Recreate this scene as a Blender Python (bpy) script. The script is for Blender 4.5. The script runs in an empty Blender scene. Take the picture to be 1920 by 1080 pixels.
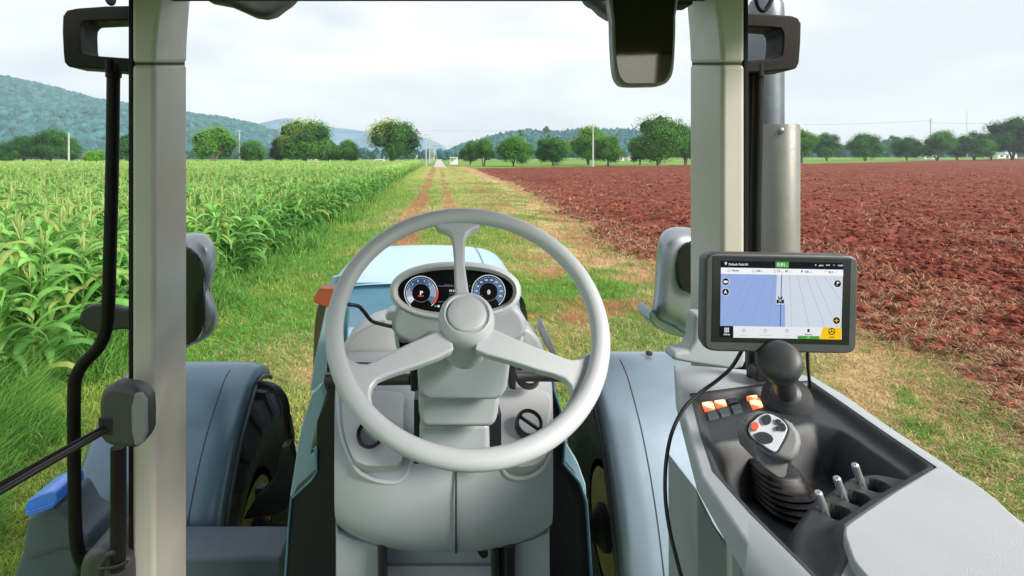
import bpy, bmesh, math, random
import numpy as np
from mathutils import Vector, Matrix, Euler
random.seed(7)
PI = math.pi
C = bpy.context.scene.collection
F, U0, V0 = 1050.0, 822.0, 294.0      # focal length and vanishing point of the level camera, in photograph pixels
H = 2.4                               # eye height
S = 1.12                              # metres per unit of the cab plan

# ------------------------------------------------------------------ helpers
def P(u, v, y):                       # a place seen at (u, v), y units ahead of the driver's eye
    y = y*S
    return Vector(((u-U0)/F*y, y, H-(v-V0)/F*y))
def G(x, y, drop):                    # cab plan coordinates
    return Vector((x*S, y*S, H-drop*S))
class Plane:
    def __init__(s, c, n, up=(0, 0, 1)):
        s.c = Vector(c); s.n = Vector(n).normalized()
        s.r = Vector(up).cross(s.n).normalized(); s.u = s.n.cross(s.r).normalized()
    def hit(s, u, v, off=0):
        d = P(u, v, 1)-Vector((0, 0, H)); o = Vector((0, 0, H))
        k = (s.c+s.n*off-o).dot(s.n)/d.dot(s.n)
        return o+d*k
    def at(s, a, b, off=0): return s.c+s.r*a+s.u*b+s.n*off

class MB:
    def __init__(s): s.v = []; s.f = []; s.m = []
    def add(s, vs, fs, m=0):
        o = len(s.v); s.v += [tuple(x) for x in vs]
        for f in fs: s.f.append(tuple(i+o for i in f)); s.m.append(m)
        return s
    def loft(s, rings, closed=True, cap=True, m=0):
        n = len(rings[0]); vs = [p for r in rings for p in r]; fs = []
        for i in range(len(rings)-1):
            for j in range(n if closed else n-1):
                k = (j+1) % n
                fs.append((i*n+j, i*n+k, (i+1)*n+k, (i+1)*n+j))
        if cap and closed:
            fs.append(tuple(reversed(range(n)))); fs.append(tuple((len(rings)-1)*n+j for j in range(n)))
        return s.add(vs, fs, m)
    def prism(s, pts, off, m=0, taper=1.0):
        pts = [Vector(p) for p in pts]; off = Vector(off)
        c = sum(pts, Vector())/len(pts)
        return s.loft([pts, [c+(p-c)*taper+off for p in pts]], m=m)
    def box(s, c, sx, sy, sz, R=None, m=0):
        vs = []
        for z in (-1, 1):
            for x, y in ((-1, -1), (1, -1), (1, 1), (-1, 1)):
                p = Vector((x*sx/2, y*sy/2, z*sz/2)); vs.append(Vector(c)+(R @ p if R else p))
        return s.add(vs, [(3, 2, 1, 0), (4, 5, 6, 7), (0, 1, 5, 4), (1, 2, 6, 5), (2, 3, 7, 6), (3, 0, 4, 7)], m)
    def tube(s, pts, r, n=14, m=0, flat=1.0, smooth=0):
        pts = [Vector(p) for p in pts]
        if smooth: pts = catmull(pts, smooth)
        rs = r if isinstance(r, (list, tuple)) else [r]*len(pts)
        if len(rs) != len(pts): rs = list(np.interp(np.linspace(0, 1, len(pts)), np.linspace(0, 1, len(rs)), rs))
        rings = []; prev = None
        for i, p in enumerate(pts):
            t = (pts[min(i+1, len(pts)-1)]-pts[max(i-1, 0)]).normalized()
            if prev is None: a = t.cross(Vector((0, 0, 1)) if abs(t.z) < .9 else Vector((0, 1, 0))).normalized()
            else: a = (prev-t*prev.dot(t)).normalized()
            prev = a; b = t.cross(a)
            rings.append([p+(a*math.cos(q)+b*math.sin(q)*flat)*rs[i] for q in [2*PI*k/n for k in range(n)]])
        return s.loft(rings, m=m)
    def lathe(s, c, ax, prof, n=40, m=0, up=(0, 0, 1), sx=1.0):   # prof: (along axis, radius)
        ax = Vector(ax).normalized(); up = Vector(up)
        if abs(ax.dot(up)) > .95: up = Vector((0, 1, 0))
        a = up.cross(ax).normalized(); b = ax.cross(a); c = Vector(c)
        return s.loft([[c+ax*h+(a*math.cos(q)*sx+b*math.sin(q))*r for q in [2*PI*k/n for k in range(n)]] for h, r in prof], m=m)
    def build(s, name, mats, parent=None, bevel=0, seg=3, smooth=True, sub=0, ang=40, solid=0, recalc=True):
        me = bpy.data.meshes.new(name); me.from_pydata(s.v, [], s.f)
        if not isinstance(mats, (list, tuple)): mats = [mats]
        for x in mats: me.materials.append(x)
        me.polygons.foreach_set('material_index', s.m)
        if recalc:
            bm = bmesh.new(); bm.from_mesh(me); bmesh.ops.recalc_face_normals(bm, faces=bm.faces); bm.to_mesh(me); bm.free()
        o = bpy.data.objects.new(name, me); C.objects.link(o)
        if smooth:
            me.polygons.foreach_set('use_smooth', [True]*len(me.polygons))
            if not sub: me.set_sharp_from_angle(angle=math.radians(ang))
        me.update()
        if solid:
            q = o.modifiers.new('solid', 'SOLIDIFY'); q.thickness = solid; q.offset = -1
        if bevel:
            q = o.modifiers.new('bevel', 'BEVEL'); q.width = bevel; q.segments = seg; q.limit_method = 'ANGLE'; q.angle_limit = math.radians(35); q.harden_normals = True
        if sub:
            q = o.modifiers.new('sub', 'SUBSURF'); q.levels = sub; q.render_levels = sub
        if parent: setpar(o, parent)
        return o
def setpar(o, p):
    o.parent = p
    L = Vector(p.location) if p.parent is None else Vector()
    o.matrix_parent_inverse = Matrix.Translation(-L)
def catmull(p, k=6, closed=False):
    p = [Vector(x) for x in p]; out = []; n = len(p)
    for i in range(n if closed else n-1):
        g = (lambda j: p[j % n]) if closed else (lambda j: p[max(0, min(n-1, j))])
        a, b, c, d = g(i-1), g(i), g(i+1), g(i+2)
        for q in range(k):
            t = q/k
            out.append(.5*((2*b)+(c-a)*t+(2*a-5*b+4*c-d)*t*t+(3*b-a-3*c+d)*t*t*t))
    if not closed: out.append(p[-1])
    return out
def tag(o, label=None, cat=None, group=None, kind=None):
    if label: o['label'] = label
    if cat: o['category'] = cat
    if group: o['group'] = group
    if kind: o['kind'] = kind
    return o
def empty(name, loc, label, cat, group=None):
    o = bpy.data.objects.new(name, None); o.empty_display_size = .2; o.location = loc; C.objects.link(o)
    return tag(o, label, cat, group)
def npmesh(name, V, Fq, mat, col=None, parent=None, smooth=False):   # numpy verts (n,3), faces (m,k), per-vertex colours
    me = bpy.data.meshes.new(name); V = np.ascontiguousarray(V, dtype=np.float32)
    Fs = Fq if isinstance(Fq, list) else [Fq]
    me.vertices.add(len(V)); me.vertices.foreach_set('co', V.ravel())
    tot = sum(f.size for f in Fs); npoly = sum(len(f) for f in Fs)
    me.loops.add(tot); me.polygons.add(npoly)
    me.loops.foreach_set('vertex_index', np.concatenate([f.ravel() for f in Fs]).astype(np.int32))
    cnt = np.concatenate([np.full(len(f), f.shape[1]) for f in Fs])
    me.polygons.foreach_set('loop_start', (np.cumsum(cnt)-cnt).astype(np.int32))
    me.polygons.foreach_set('loop_total', cnt.astype(np.int32))
    if col is not None:
        a = me.color_attributes.new('Col', 'FLOAT_COLOR', 'POINT')
        a.data.foreach_set('color', np.concatenate([col, np.ones((len(col), 1))], 1).astype(np.float32).ravel())
    me.polygons.foreach_set('use_smooth', [smooth]*npoly)
    me.materials.append(mat); me.update(calc_edges=True); me.validate()
    o = bpy.data.objects.new(name, me); C.objects.link(o)
    if parent: setpar(o, parent)
    return o
RT = np.random.RandomState(5).rand(256, 256)
def vnoise(x, y, s=1.0, seed=0):
    x = np.asarray(x)/s+seed*17.3; y = np.asarray(y)/s+seed*9.7
    i = np.floor(x).astype(int); j = np.floor(y).astype(int); a = x-i; b = y-j
    a = a*a*(3-2*a); b = b*b*(3-2*b)
    g = lambda p, q: RT[p & 255, q & 255]
    return (g(i, j)*(1-a)+g(i+1, j)*a)*(1-b)+(g(i, j+1)*(1-a)+g(i+1, j+1)*a)*b
def fbm(x, y, s, o=4, seed=0, gain=.5):
    t = 0; w = 1; n = 0
    for k in range(o): t = t+w*vnoise(x, y, s/2**k, seed+k); n += w; w *= gain
    return t/n
def sstep(a, b, x):
    t = np.clip((x-a)/(b-a), 0, 1); return t*t*(3-2*t)

# ------------------------------------------------------------------ materials
def nt(name):
    m = bpy.data.materials.new(name); m.use_nodes = True; return m, m.node_tree, m.node_tree.nodes['Principled BSDF']
def N(t, k, **kw):
    n = t.nodes.new(k)
    for a, b in kw.items():
        if a.startswith('i_'):
            n.inputs[a[2:].replace('_', ' ')].default_value = b
        else: setattr(n, a, b)
    return n
def pm(name, col, rough=.5, metal=0, coat=0, var=.06, bump=.02, bs=900, spec=.5, vs=9, rv=.08, coatr=.24):
    m, t, b = nt(name); L = t.links.new
    b.inputs['Metallic'].default_value = metal; b.inputs['Coat Weight'].default_value = coat; b.inputs['Coat Roughness'].default_value = coatr
    b.inputs['Specular IOR Level'].default_value = spec
    tc = N(t, 'ShaderNodeTexCoord')
    n1 = N(t, 'ShaderNodeTexNoise'); n1.inputs['Scale'].default_value = vs; n1.inputs['Detail'].default_value = 5
    L(tc.outputs['Object'], n1.inputs['Vector'])
    mr = N(t, 'ShaderNodeMapRange'); mr.inputs['From Min'].default_value = .3; mr.inputs['From Max'].default_value = .7
    mr.inputs['To Min'].default_value = 1-var; mr.inputs['To Max'].default_value = 1+var; L(n1.outputs['Fac'], mr.inputs['Value'])
    mx = N(t, 'ShaderNodeVectorMath', operation='SCALE'); mx.inputs[0].default_value = col; L(mr.outputs[0], mx.inputs['Scale'])
    L(mx.outputs[0], b.inputs['Base Color'])
    m2 = N(t, 'ShaderNodeMapRange'); m2.inputs['From Min'].default_value = .3; m2.inputs['From Max'].default_value = .7
    m2.inputs['To Min'].default_value = rough-rv; m2.inputs['To Max'].default_value = rough+rv
    n2 = N(t, 'ShaderNodeTexNoise'); n2.inputs['Scale'].default_value = vs*4; n2.inputs['Detail'].default_value = 6; L(tc.outputs['Object'], n2.inputs['Vector'])
    L(n2.outputs['Fac'], m2.inputs['Value']); L(m2.outputs[0], b.inputs['Roughness'])
    if bump:
        n3 = N(t, 'ShaderNodeTexNoise'); n3.inputs['Scale'].default_value = bs; n3.inputs['Detail'].default_value = 2; L(tc.outputs['Object'], n3.inputs['Vector'])
        bp = N(t, 'ShaderNodeBump'); bp.inputs['Strength'].default_value = bump*4; bp.inputs['Distance'].default_value = .0006
        L(n3.outputs['Fac'], bp.inputs['Height']); L(bp.outputs[0], b.inputs['Normal'])
    return m
def em(name, col, s=.49):
    m, t, b = nt(name); b.inputs['Base Color'].default_value = (0, 0, 0, 1); b.inputs['Roughness'].default_value = .25
    b.inputs['Emission Color'].default_value = (*col, 1); b.inputs['Emission Strength'].default_value = s; b.inputs['Specular IOR Level'].default_value = .1
    return m
def srgb(r, g, b):
    f = lambda c: (c/255/12.92 if c/255 < .04045 else ((c/255+.055)/1.055)**2.4)
    return (f(r), f(g), f(b))
def leafmat(name, trans=.35, rough=.5, tint=(1, 1, 1), spec=.4):
    m, t, b = nt(name); L = t.links.new
    a = N(t, 'ShaderNodeAttribute', attribute_name='Col')
    mu = N(t, 'ShaderNodeMix', data_type='RGBA', blend_type='MULTIPLY'); mu.inputs[0].default_value = 1; mu.inputs[7].default_value = (*tint, 1)
    L(a.outputs['Color'], mu.inputs[6])
    tc = N(t, 'ShaderNodeTexCoord'); n = N(t, 'ShaderNodeTexNoise'); n.inputs['Scale'].default_value = 6; L(tc.outputs['Object'], n.inputs['Vector'])
    hs = N(t, 'ShaderNodeHueSaturation'); L(mu.outputs[2], hs.inputs['Color'])
    mr = N(t, 'ShaderNodeMapRange'); mr.inputs['From Min'].default_value = .3; mr.inputs['From Max'].default_value = .7; mr.inputs['To Min'].default_value = .8; mr.inputs['To Max'].default_value = 1.2
    L(n.outputs['Fac'], mr.inputs['Value']); L(mr.outputs[0], hs.inputs['Value'])
    L(hs.outputs[0], b.inputs['Base Color']); b.inputs['Roughness'].default_value = rough; b.inputs['Specular IOR Level'].default_value = spec
    if trans:
        tr = N(t, 'ShaderNodeBsdfTranslucent'); L(hs.outputs[0], tr.inputs['Color'])
        ms = N(t, 'ShaderNodeMixShader'); ms.inputs[0].default_value = trans; L(b.outputs[0], ms.inputs[1]); L(tr.outputs[0], ms.inputs[2])
        L(ms.outputs[0], t.nodes['Material Output'].inputs['Surface'])
    return m
# ================================================================== THE FIELDS
rs = np.random.RandomState(11)
def gz(x, y):
    x = np.asarray(x, float); y = np.asarray(y, float)
    return sstep(150, 380, y)*sstep(15, 110, x)*1.9
EY = [0, 3.9, 4.2, 4.7, 5.4, 6.4, 8.5, 11, 14.3, 20, 28, 49, 105, 400]
EX = [4.2, 4.3, 4.4, 4.6, 4.8, 5.9, 5.3, 4.6, 4.2, 4.7, 5.4, 6.3, 6.9, 7.5]
def xedge(y): return np.interp(y, EY, EX)+(fbm(y, y*0+3, 2.2, 3, 4)-.5)*1.1
def yfar(x): return 105+.62*x
GREEN = np.array([.105, .19, .032]); LGREEN = np.array([.22, .29, .06]); DRY = np.array([.52, .38, .19]); SOIL = np.array([.25, .085, .05])
def cover(x, y):                       # weights of green, dry and bare red soil
    n1 = fbm(x, y, 1.6, 4, 1); n2 = fbm(x, y, .5, 3, 9); n3 = fbm(x, y, 4, 3, 15)
    e = xedge(y)
    soil = np.exp(-((x+1.0+.25*(n3-.5))/.36)**2)*sstep(.30, .48, n1)*1.4+np.exp(-((x-.55)/.28)**2)*sstep(.38, .56, n1)*1.1
    soil = soil+sstep(.64, .74, n2*.6+n1*.4)*.8*sstep(-2.2, -.5, x)
    dry = sstep(e-2.4-2.2*(n3-.5), e-.6, x)*sstep(.36, .56, n2*.5+n1*.5)*1.05
    dry = dry+.34*sstep(.44, .62, n3)*sstep(-3.4, -1.5, x)+.20*np.exp(-((x+.2)/1.6)**2)*sstep(.3, .6, n1)
    soil = soil+sstep(e-.9, e-.1, x+.8*(n2-.5))*.7
    soil = soil+.8*sstep(.56, .66, fbm(x, y, 1.1, 4, 44))*sstep(1.2, 2.6, x)
    return np.clip(1-soil-dry, 0, 1), np.clip(dry, 0, 1), np.clip(soil, 0, 1)

# base ground sheet to the horizon
def gridsheet(name, xs, ys, zf, mat, colf=None):
    X, Y = np.meshgrid(xs, ys); Z = zf(X, Y); n, m = X.shape
    idx = np.arange(n*m).reshape(n, m)
    Q = np.stack([idx[:-1, :-1], idx[:-1, 1:], idx[1:, 1:], idx[1:, :-1]], -1).reshape(-1, 4)
    return npmesh(name, np.stack([X, Y, Z], -1).reshape(-1, 3), Q, mat, None if colf is None else colf(X.ravel(), Y.ravel()), smooth=True)
def groundmat(name, c1, c2, s1=.02, s2=3):
    m, t, b = nt(name); L = t.links.new
    g = N(t, 'ShaderNodeNewGeometry'); n = N(t, 'ShaderNodeTexNoise'); n.inputs['Scale'].default_value = s1; n.inputs['Detail'].default_value = 9; n.inputs['Roughness'].default_value = .62
    L(g.outputs['Position'], n.inputs['Vector'])
    r = N(t, 'ShaderNodeValToRGB'); r.color_ramp.elements[0].position = .36; r.color_ramp.elements[1].position = .64
    r.color_ramp.elements[0].color = (*c1, 1); r.color_ramp.elements[1].color = (*c2, 1); L(n.outputs['Fac'], r.inputs[0]); L(r.outputs[0], b.inputs['Base Color'])
    b.inputs['Roughness'].default_value = .95; b.inputs['Specular IOR Level'].default_value = .1
    n2 = N(t, 'ShaderNodeTexNoise'); n2.inputs['Scale'].default_value = s2; n2.inputs['Detail'].default_value = 6; L(g.outputs['Position'], n2.inputs['Vector'])
    bp = N(t, 'ShaderNodeBump'); bp.inputs['Distance'].default_value = .05; bp.inputs['Strength'].default_value = .6; L(n2.outputs['Fac'], bp.inputs['Height']); L(bp.outputs[0], b.inputs['Normal'])
    return m
M_base = groundmat('meadow_green', (.10, .20, .035), (.17, .28, .06), .05)
xs = np.concatenate([-np.geomspace(3000, 20, 40), np.linspace(-15, 15, 7), np.geomspace(20, 3000, 60)])
ys = np.concatenate([np.linspace(-60, 20, 9), np.geomspace(26, 3000, 70)])
tag(gridsheet('ground', xs, ys, lambda x, y: gz(x, y)-.03, M_base), kind='structure')

# detailed grassy verge
def vcmat(name, s, amp, bump, spec=.1):
    m, t, b = nt(name); L = t.links.new
    a = N(t, 'ShaderNodeAttribute', attribute_name='Col'); g = N(t, 'ShaderNodeNewGeometry')
    n = N(t, 'ShaderNodeTexNoise'); n.inputs['Scale'].default_value = s; n.inputs['Detail'].default_value = 8; n.inputs['Roughness'].default_value = .7; L(g.outputs['Position'], n.inputs['Vector'])
    mr = N(t, 'ShaderNodeMapRange'); mr.inputs['From Min'].default_value = .3; mr.inputs['From Max'].default_value = .7; mr.inputs['To Min'].default_value = 1-amp; mr.inputs['To Max'].default_value = 1+amp
    L(n.outputs['Fac'], mr.inputs['Value'])
    sc = N(t, 'ShaderNodeVectorMath', operation='SCALE'); L(a.outputs['Color'], sc.inputs[0]); L(mr.outputs[0], sc.inputs['Scale']); L(sc.outputs[0], b.inputs['Base Color'])
    bp = N(t, 'ShaderNodeBump'); bp.inputs['Distance'].default_value = bump; bp.inputs['Strength'].default_value = .9; L(n.outputs['Fac'], bp.inputs['Height']); L(bp.outputs[0], b.inputs['Normal'])
    b.inputs['Roughness'].default_value = .95; b.inputs['Specular IOR Level'].default_value = spec
    return m
def vergecol(x, y):
    g, d, s = cover(x, y); n = fbm(x, y, .22, 3, 21)[:, None]
    t = (g+d+s)[:, None]+1e-6
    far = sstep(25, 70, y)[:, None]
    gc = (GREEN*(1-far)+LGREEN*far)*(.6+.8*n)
    return (g[:, None]*gc+d[:, None]*DRY*(.5+.6*n)+s[:, None]*SOIL*(.7+.6*n))/t
M_verge = vcmat('turf_and_soil', 30, .45, .02)
yy = np.geomspace(2.2, 140, 420); tt = np.linspace(0, 1, 260)
T_, Y_ = np.meshgrid(tt, yy); XL = -6.5+0*Y_; XR = xedge(Y_)+.6; X_ = XL+(XR-XL)*T_
Z_ = (fbm(X_, Y_, .9, 4, 30)-.5)*.10*sstep(60, 10, Y_)+.012
n, m_ = X_.shape; idx = np.arange(n*m_).reshape(n, m_)
Q = np.stack([idx[:-1, :-1], idx[:-1, 1:], idx[1:, 1:], idx[1:, :-1]], -1).reshape(-1, 4)
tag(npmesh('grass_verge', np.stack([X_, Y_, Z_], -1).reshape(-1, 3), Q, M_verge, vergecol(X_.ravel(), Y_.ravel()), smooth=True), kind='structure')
def vz(x, y): return (fbm(x, y, .9, 4, 30)-.5)*.10*sstep(60, 10, y)+.012

# ploughed field
def clod(x, y):
    a = np.abs(fbm(x, y, .42, 4, 40, .6)-.5)*2; b = fbm(x, y, .19, 3, 50, .6); c = fbm(x, y, 1.7, 2, 60)
    fine = sstep(45, 15, y)
    return (.5-a)*.15+(b-.5)*.20*fine+(c-.5)*.16
def fz(x, y):
    e = xedge(y); w = sstep(-.1, .9, x-e)
    amp = .75+.5*sstep(20, 90, y)
    return gz(x, y)-.035+w*(.12+clod(x, y)*amp)
SC1 = np.array([.078, .019, .013]); SC2 = np.array([.225, .058, .038])
def fieldcol(x, y):
    n = fbm(x, y, .35, 4, 70); b = fbm(x, y, 3.5, 3, 75); k = np.clip((n-.3)*2.2, 0, 1)[:, None]
    k = k*.8+.3*(b[:, None]-.3)
    c = SC1*(1-k)+SC2*k
    st = sstep(.60, .70, fbm(x, y, .16, 2, 80)*.65+fbm(x, y, 1.1, 3, 84)*.35)*(.55+.45*sstep(12, 60, y))*.30
    e = xedge(y); st = np.clip(st+.5*sstep(1.2, .1, x-e)*sstep(.45, .6, fbm(x, y, .3, 3, 86)), 0, .8)
    return c*(1-st[:, None])+np.array([.42, .26, .15])*st[:, None]
M_field = vcmat('ploughed_red_soil', 22, .35, .03)
yy = np.geomspace(2.6, 300, 950); T_, Y_ = np.meshgrid(np.linspace(0, 1, 620)**1.0, yy)
XL = xedge(Y_)-.25; XL = np.maximum(XL, (Y_-105)/.62); XR = np.maximum(Y_*1.16+1.2, XL+.01); X_ = XL+(XR-XL)*T_
n, m_ = X_.shape; idx = np.arange(n*m_).reshape(n, m_)
Q = np.stack([idx[:-1, :-1], idx[:-1, 1:], idx[1:, 1:], idx[1:, :-1]], -1).reshape(-1, 4)
tag(npmesh('ploughed_field', np.stack([X_, Y_, fz(X_, Y_)], -1).reshape(-1, 3), Q, M_field, fieldcol(X_.ravel(), Y_.ravel()), smooth=True), kind='structure')

def imgsample(n, u0, u1, v0, v1):       # points on the ground, thinning out with distance
    u = rs.uniform(u0, u1, n); v = rs.uniform(v0, v1, n); y = H*F/(v-V0); return (u-U0)/F*y, y
ico = None
def icos(level=1):
    bm = bmesh.new(); bmesh.ops.create_icosphere(bm, subdivisions=level, radius=1); 
    v = np.array([x.co[:] for x in bm.verts]); f = np.array([[w.index for w in x.verts] for x in bm.faces]); bm.free(); return v, f
def blobs(pts, rad, sq, jit, cols, level=1):
    v, f = icos(level); n = len(pts); k = len(v)
    J = 1+(rs.rand(n, k, 1)-.5)*jit
    A = v[None]*J*np.asarray(rad).reshape(n, 1, 1)*np.array([1, 1, sq])
    th = rs.rand(n)*2*PI; c, s = np.cos(th)[:, None], np.sin(th)[:, None]
    B = np.stack([A[..., 0]*c-A[..., 1]*s, A[..., 0]*s+A[..., 1]*c, A[..., 2]], -1)+pts[:, None]
    Fc = (f[None]+(np.arange(n)*k)[:, None, None]).reshape(-1, 3)
    return B.reshape(-1, 3), Fc, np.repeat(cols, k, 0)
# loose clods
x, y = imgsample(60000, 850, 2000, 330, 960); k = (x > xedge(y)+.1) & (rs.rand(len(x)) < .36); x, y = x[k], y[k]
r = (.018+.05*rs.rand(len(x))**2.2)*(1+y/60)
V, Fc, cl = blobs(np.stack([x, y, fz(x, y)+r*.2], -1), r, .75, .6, (SC1+(SC2-SC1)*rs.rand(len(x), 1)**1.3)*(.8+.4*rs.rand(len(x), 1)))
M_clod = vcmat('soil_clods', 60, .3, .01)
tag(npmesh('soil_clods', V, Fc, M_clod, cl), 'loose red clods of earth strewn over the ploughed field', 'soil', kind='stuff')

# blades: one narrow triangle pair each
def blades(x, y, z, h, w, col, lean=.6, name='grass', mat=None, seg=2, label=None):
    n = len(x); th = rs.rand(n)*2*PI; ph = rs.rand(n)*2*PI; L = h*lean*(.3+rs.rand(n))
    dx, dy = np.cos(ph)*L, np.sin(ph)*L; wx, wy = np.cos(th)*w/2, np.sin(th)*w/2
    B = np.stack([x, y, z], -1); W = np.stack([wx, wy, 0*wx], -1)
    mid = B+np.stack([dx*.35, dy*.35, h*.6], -1); top = B+np.stack([dx, dy, h*(1-.25*lean*rs.rand(n))], -1)
    V = np.stack([B-W, B+W, mid+W*.8, mid-W*.8, top], 1).reshape(-1, 3)
    o = (np.arange(n)*5)[:, None]
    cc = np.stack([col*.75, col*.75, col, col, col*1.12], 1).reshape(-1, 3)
    return npmesh(name, V, [o+np.array([[0, 1, 2, 3]]), o+np.array([[3, 2, 4]])], mat, cc)
M_grass = leafmat('grass_blades', .3, .7, spec=.12); M_straw = leafmat('dry_straw', .1, .7, spec=.2)
x, y = imgsample(420000, -60, 1960, 335, 1130)
g, d, s = cover(x, y); e = xedge(y)
k = (x > -4.4) & (x < e+.35) & (rs.rand(len(x)) < (g*.95+d*.8+s*.10)); x, y, g, d, s = x[k], y[k], g[k], d[k], s[k]
isd = rs.rand(len(x)) < d/(g+d+s+1e-6)*.95+.07
lc = 1+np.maximum(0, y-6)/9
h = (.035+.05*rs.rand(len(x)))*(1+.9*sstep(-3.2, -4.2, x))*np.minimum(lc, 2.6)*np.where(isd, .6, 1)
w = (.004+.004*rs.rand(len(x)))*np.minimum(lc, 8)
gc = GREEN*1.35+(LGREEN*1.6-GREEN*1.35)*rs.rand(len(x), 1)
h = h*(.45+1.15*fbm(x, y, .33, 3, 35))
lush = sstep(.45, .62, fbm(x, y, 2.4, 3, 33))[:, None]
gc = gc*(1-lush)+np.array([.11, .30, .05])*(.8+.5*rs.rand(len(x), 1))*lush
dc = DRY*(.6+.6*rs.rand(len(x), 1))
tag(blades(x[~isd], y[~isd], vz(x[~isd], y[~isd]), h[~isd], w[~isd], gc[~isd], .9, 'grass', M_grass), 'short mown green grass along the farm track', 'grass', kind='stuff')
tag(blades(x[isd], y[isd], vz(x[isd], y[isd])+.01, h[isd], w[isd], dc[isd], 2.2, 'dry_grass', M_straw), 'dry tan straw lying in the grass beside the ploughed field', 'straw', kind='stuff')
# straw on the ploughed field
x, y = imgsample(150000, 850, 2000, 312, 980); st = fbm(x, y, 1.3, 3, 84); e = xedge(y)
k = (x > e-.1) & (y < yfar(x)) & (rs.rand(len(x)) < .05+.34*sstep(.52, .66, st)+.85*sstep(2.4, 0, x-e)); x, y = x[k], y[k]
sc_ = np.minimum(1+np.maximum(0, y-6)/10, 7)
tag(blades(x, y, fz(x, y)+.015, (.03+.05*rs.rand(len(x)))*np.minimum(sc_, 2.2), (.004+.006*rs.rand(len(x)))*sc_, np.array([.55, .36, .21])*(.5+.6*rs.rand(len(x), 1)), 2.6, 'crop_residue', M_straw),
    'pale dead stalks and straw scattered over the red soil', 'straw', kind='stuff')
# tall grass and weeds at the foot of the maize
x, y = imgsample(130000, -80, 830, 318, 1100); e = -3.45+(fbm(x, y, 1.5, 3, 3)-.5)*1.7
k = (x < e+.25) & (x > -5.4); x, y, e = x[k], y[k], e[k]
hh = (.22+.5*rs.rand(len(x))+.35*rs.rand(len(x))*sstep(11, 6, y))*sstep(.3, -.5, x-e)*(.5+1.3*fbm(x, y, .8, 2, 8))+.06
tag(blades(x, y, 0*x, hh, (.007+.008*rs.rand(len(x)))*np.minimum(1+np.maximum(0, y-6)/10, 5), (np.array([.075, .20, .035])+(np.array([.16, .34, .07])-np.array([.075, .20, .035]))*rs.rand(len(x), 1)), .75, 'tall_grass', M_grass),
    'tall green grass and weeds fringing the maize', 'grass', kind='stuff')

# ------------------------------------------------------------------ maize
M_corn = leafmat('maize_leaf', .42, .45, spec=.28)
def plant(seed, nl=13, seg=7, fold=True, hgt=1.5, wid=1.0):
    R = np.random.RandomState(seed); V = []; Fq = []; Cc = []; o = 0
    az0 = R.rand()*PI
    for i in range(nl):
        f = (i+.5)/nl; z0 = hgt*(.10+.80*f); az = az0+(i % 2)*PI+R.uniform(-.6, .6)
        Ln = (.42+.30*math.sin(PI*min(1, f*.9+.15)))*R.uniform(.8, 1.15)*hgt/1.5; W = .108*wid*R.uniform(.8, 1.2)*(1.05-.35*f)
        el = math.radians(R.uniform(52, 78)); bend = math.radians(R.uniform(85, 150)); tw = R.uniform(-.9, .9)
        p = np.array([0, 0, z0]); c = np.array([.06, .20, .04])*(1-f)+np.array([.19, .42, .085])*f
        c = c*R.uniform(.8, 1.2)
        if R.rand() < .12: c = np.array([.26, .33, .08])
        for q in range(seg+1):
            t = q/seg; e = el-bend*t**1.3; a = az+tw*t*.5
            d = np.array([math.cos(a)*math.cos(e), math.sin(a)*math.cos(e), math.sin(e)])
            if q: p = p+d*Ln/seg
            w = W*math.sin(PI*min(1, .12+.9*t))**.7*.5 if q < seg else .002
            sd = np.array([-math.sin(a), math.cos(a), 0]); nrm = np.cross(sd, d)
            roll = tw*t; sd2 = sd*math.cos(roll)+nrm*math.sin(roll)
            if fold: V += [p-sd2*w-nrm*w*.0, p-np.abs(nrm)*0+np.cross(sd2, d)*(-w*.35), p+sd2*w]; Cc += [c, c*1.25+.02, c]
            else: V += [p-sd2*w, p+sd2*w]; Cc += [c, c]
        k = 3 if fold else 2
        for q in range(seg):
            for j in range(k-1): Fq.append((o+q*k+j, o+q*k+j+1, o+(q+1)*k+j+1, o+(q+1)*k+j))
        o += k*(seg+1)
    return np.array(V), np.array(Fq), np.array(Cc)
def stalkg(R, hgt):
    V = []; Fq = []; n = 5
    for i, (z, r) in enumerate(((0, .014), (hgt*.5, .012), (hgt*.93, .006))):
        for k in range(n): V.append((math.cos(2*PI*k/n)*r, math.sin(2*PI*k/n)*r, z))
    for i in range(2):
        for k in range(n): Fq.append((i*n+k, i*n+(k+1) % n, (i+1)*n+(k+1) % n, (i+1)*n+k))
    return np.array(V), np.array(Fq), np.tile([[.14, .26, .06]], (len(V), 1))
def tasselg(R, hgt, k=9):
    V = []; Fq = []; 
    for i in range(k):
        a = R.rand()*2*PI; l = R.uniform(.12, .24); sp = R.uniform(.1, .75) if i else 0; b = np.array([0, 0, hgt*.90])
        t = b+np.array([math.cos(a)*l*sp, math.sin(a)*l*sp, l*(1.1-sp*.7)]); s_ = np.array([-math.sin(a), math.cos(a), 0])*.006
        o = len(V); V += [b-s_, b+s_, t+s_, t-s_]; Fq.append((o, o+1, o+2, o+3))
    return np.array(V), np.array(Fq), np.tile([[.36, .46, .15]], (len(V), 1))
hedge = lambda y: -3.95+(fbm(y, y*0+8, 2.0, 3, 2)-.5)*.6
pts = []
for ymax, ymin, rsp, isp in ((17, 3.4, .42, .20), (42, 17, .52, .27)):
    xr = np.arange(-3.95, -60, -rsp)
    for xx in xr:
        yv = np.arange(ymin, ymax, isp); yv = yv+rs.uniform(-.08, .08, len(yv))
        k = (xx > -.93*yv-1.0) & (rs.rand(len(yv)) < .96) & (xx < hedge(yv)+.1); yv = yv[k]
        pts.append(np.stack([xx+rs.uniform(-.07, .07, len(yv)), yv], -1))
pts = np.concatenate(pts); pts = pts[np.argsort(pts[:, 1]+.18*np.abs(pts[:, 0]+4.2))]
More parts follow.
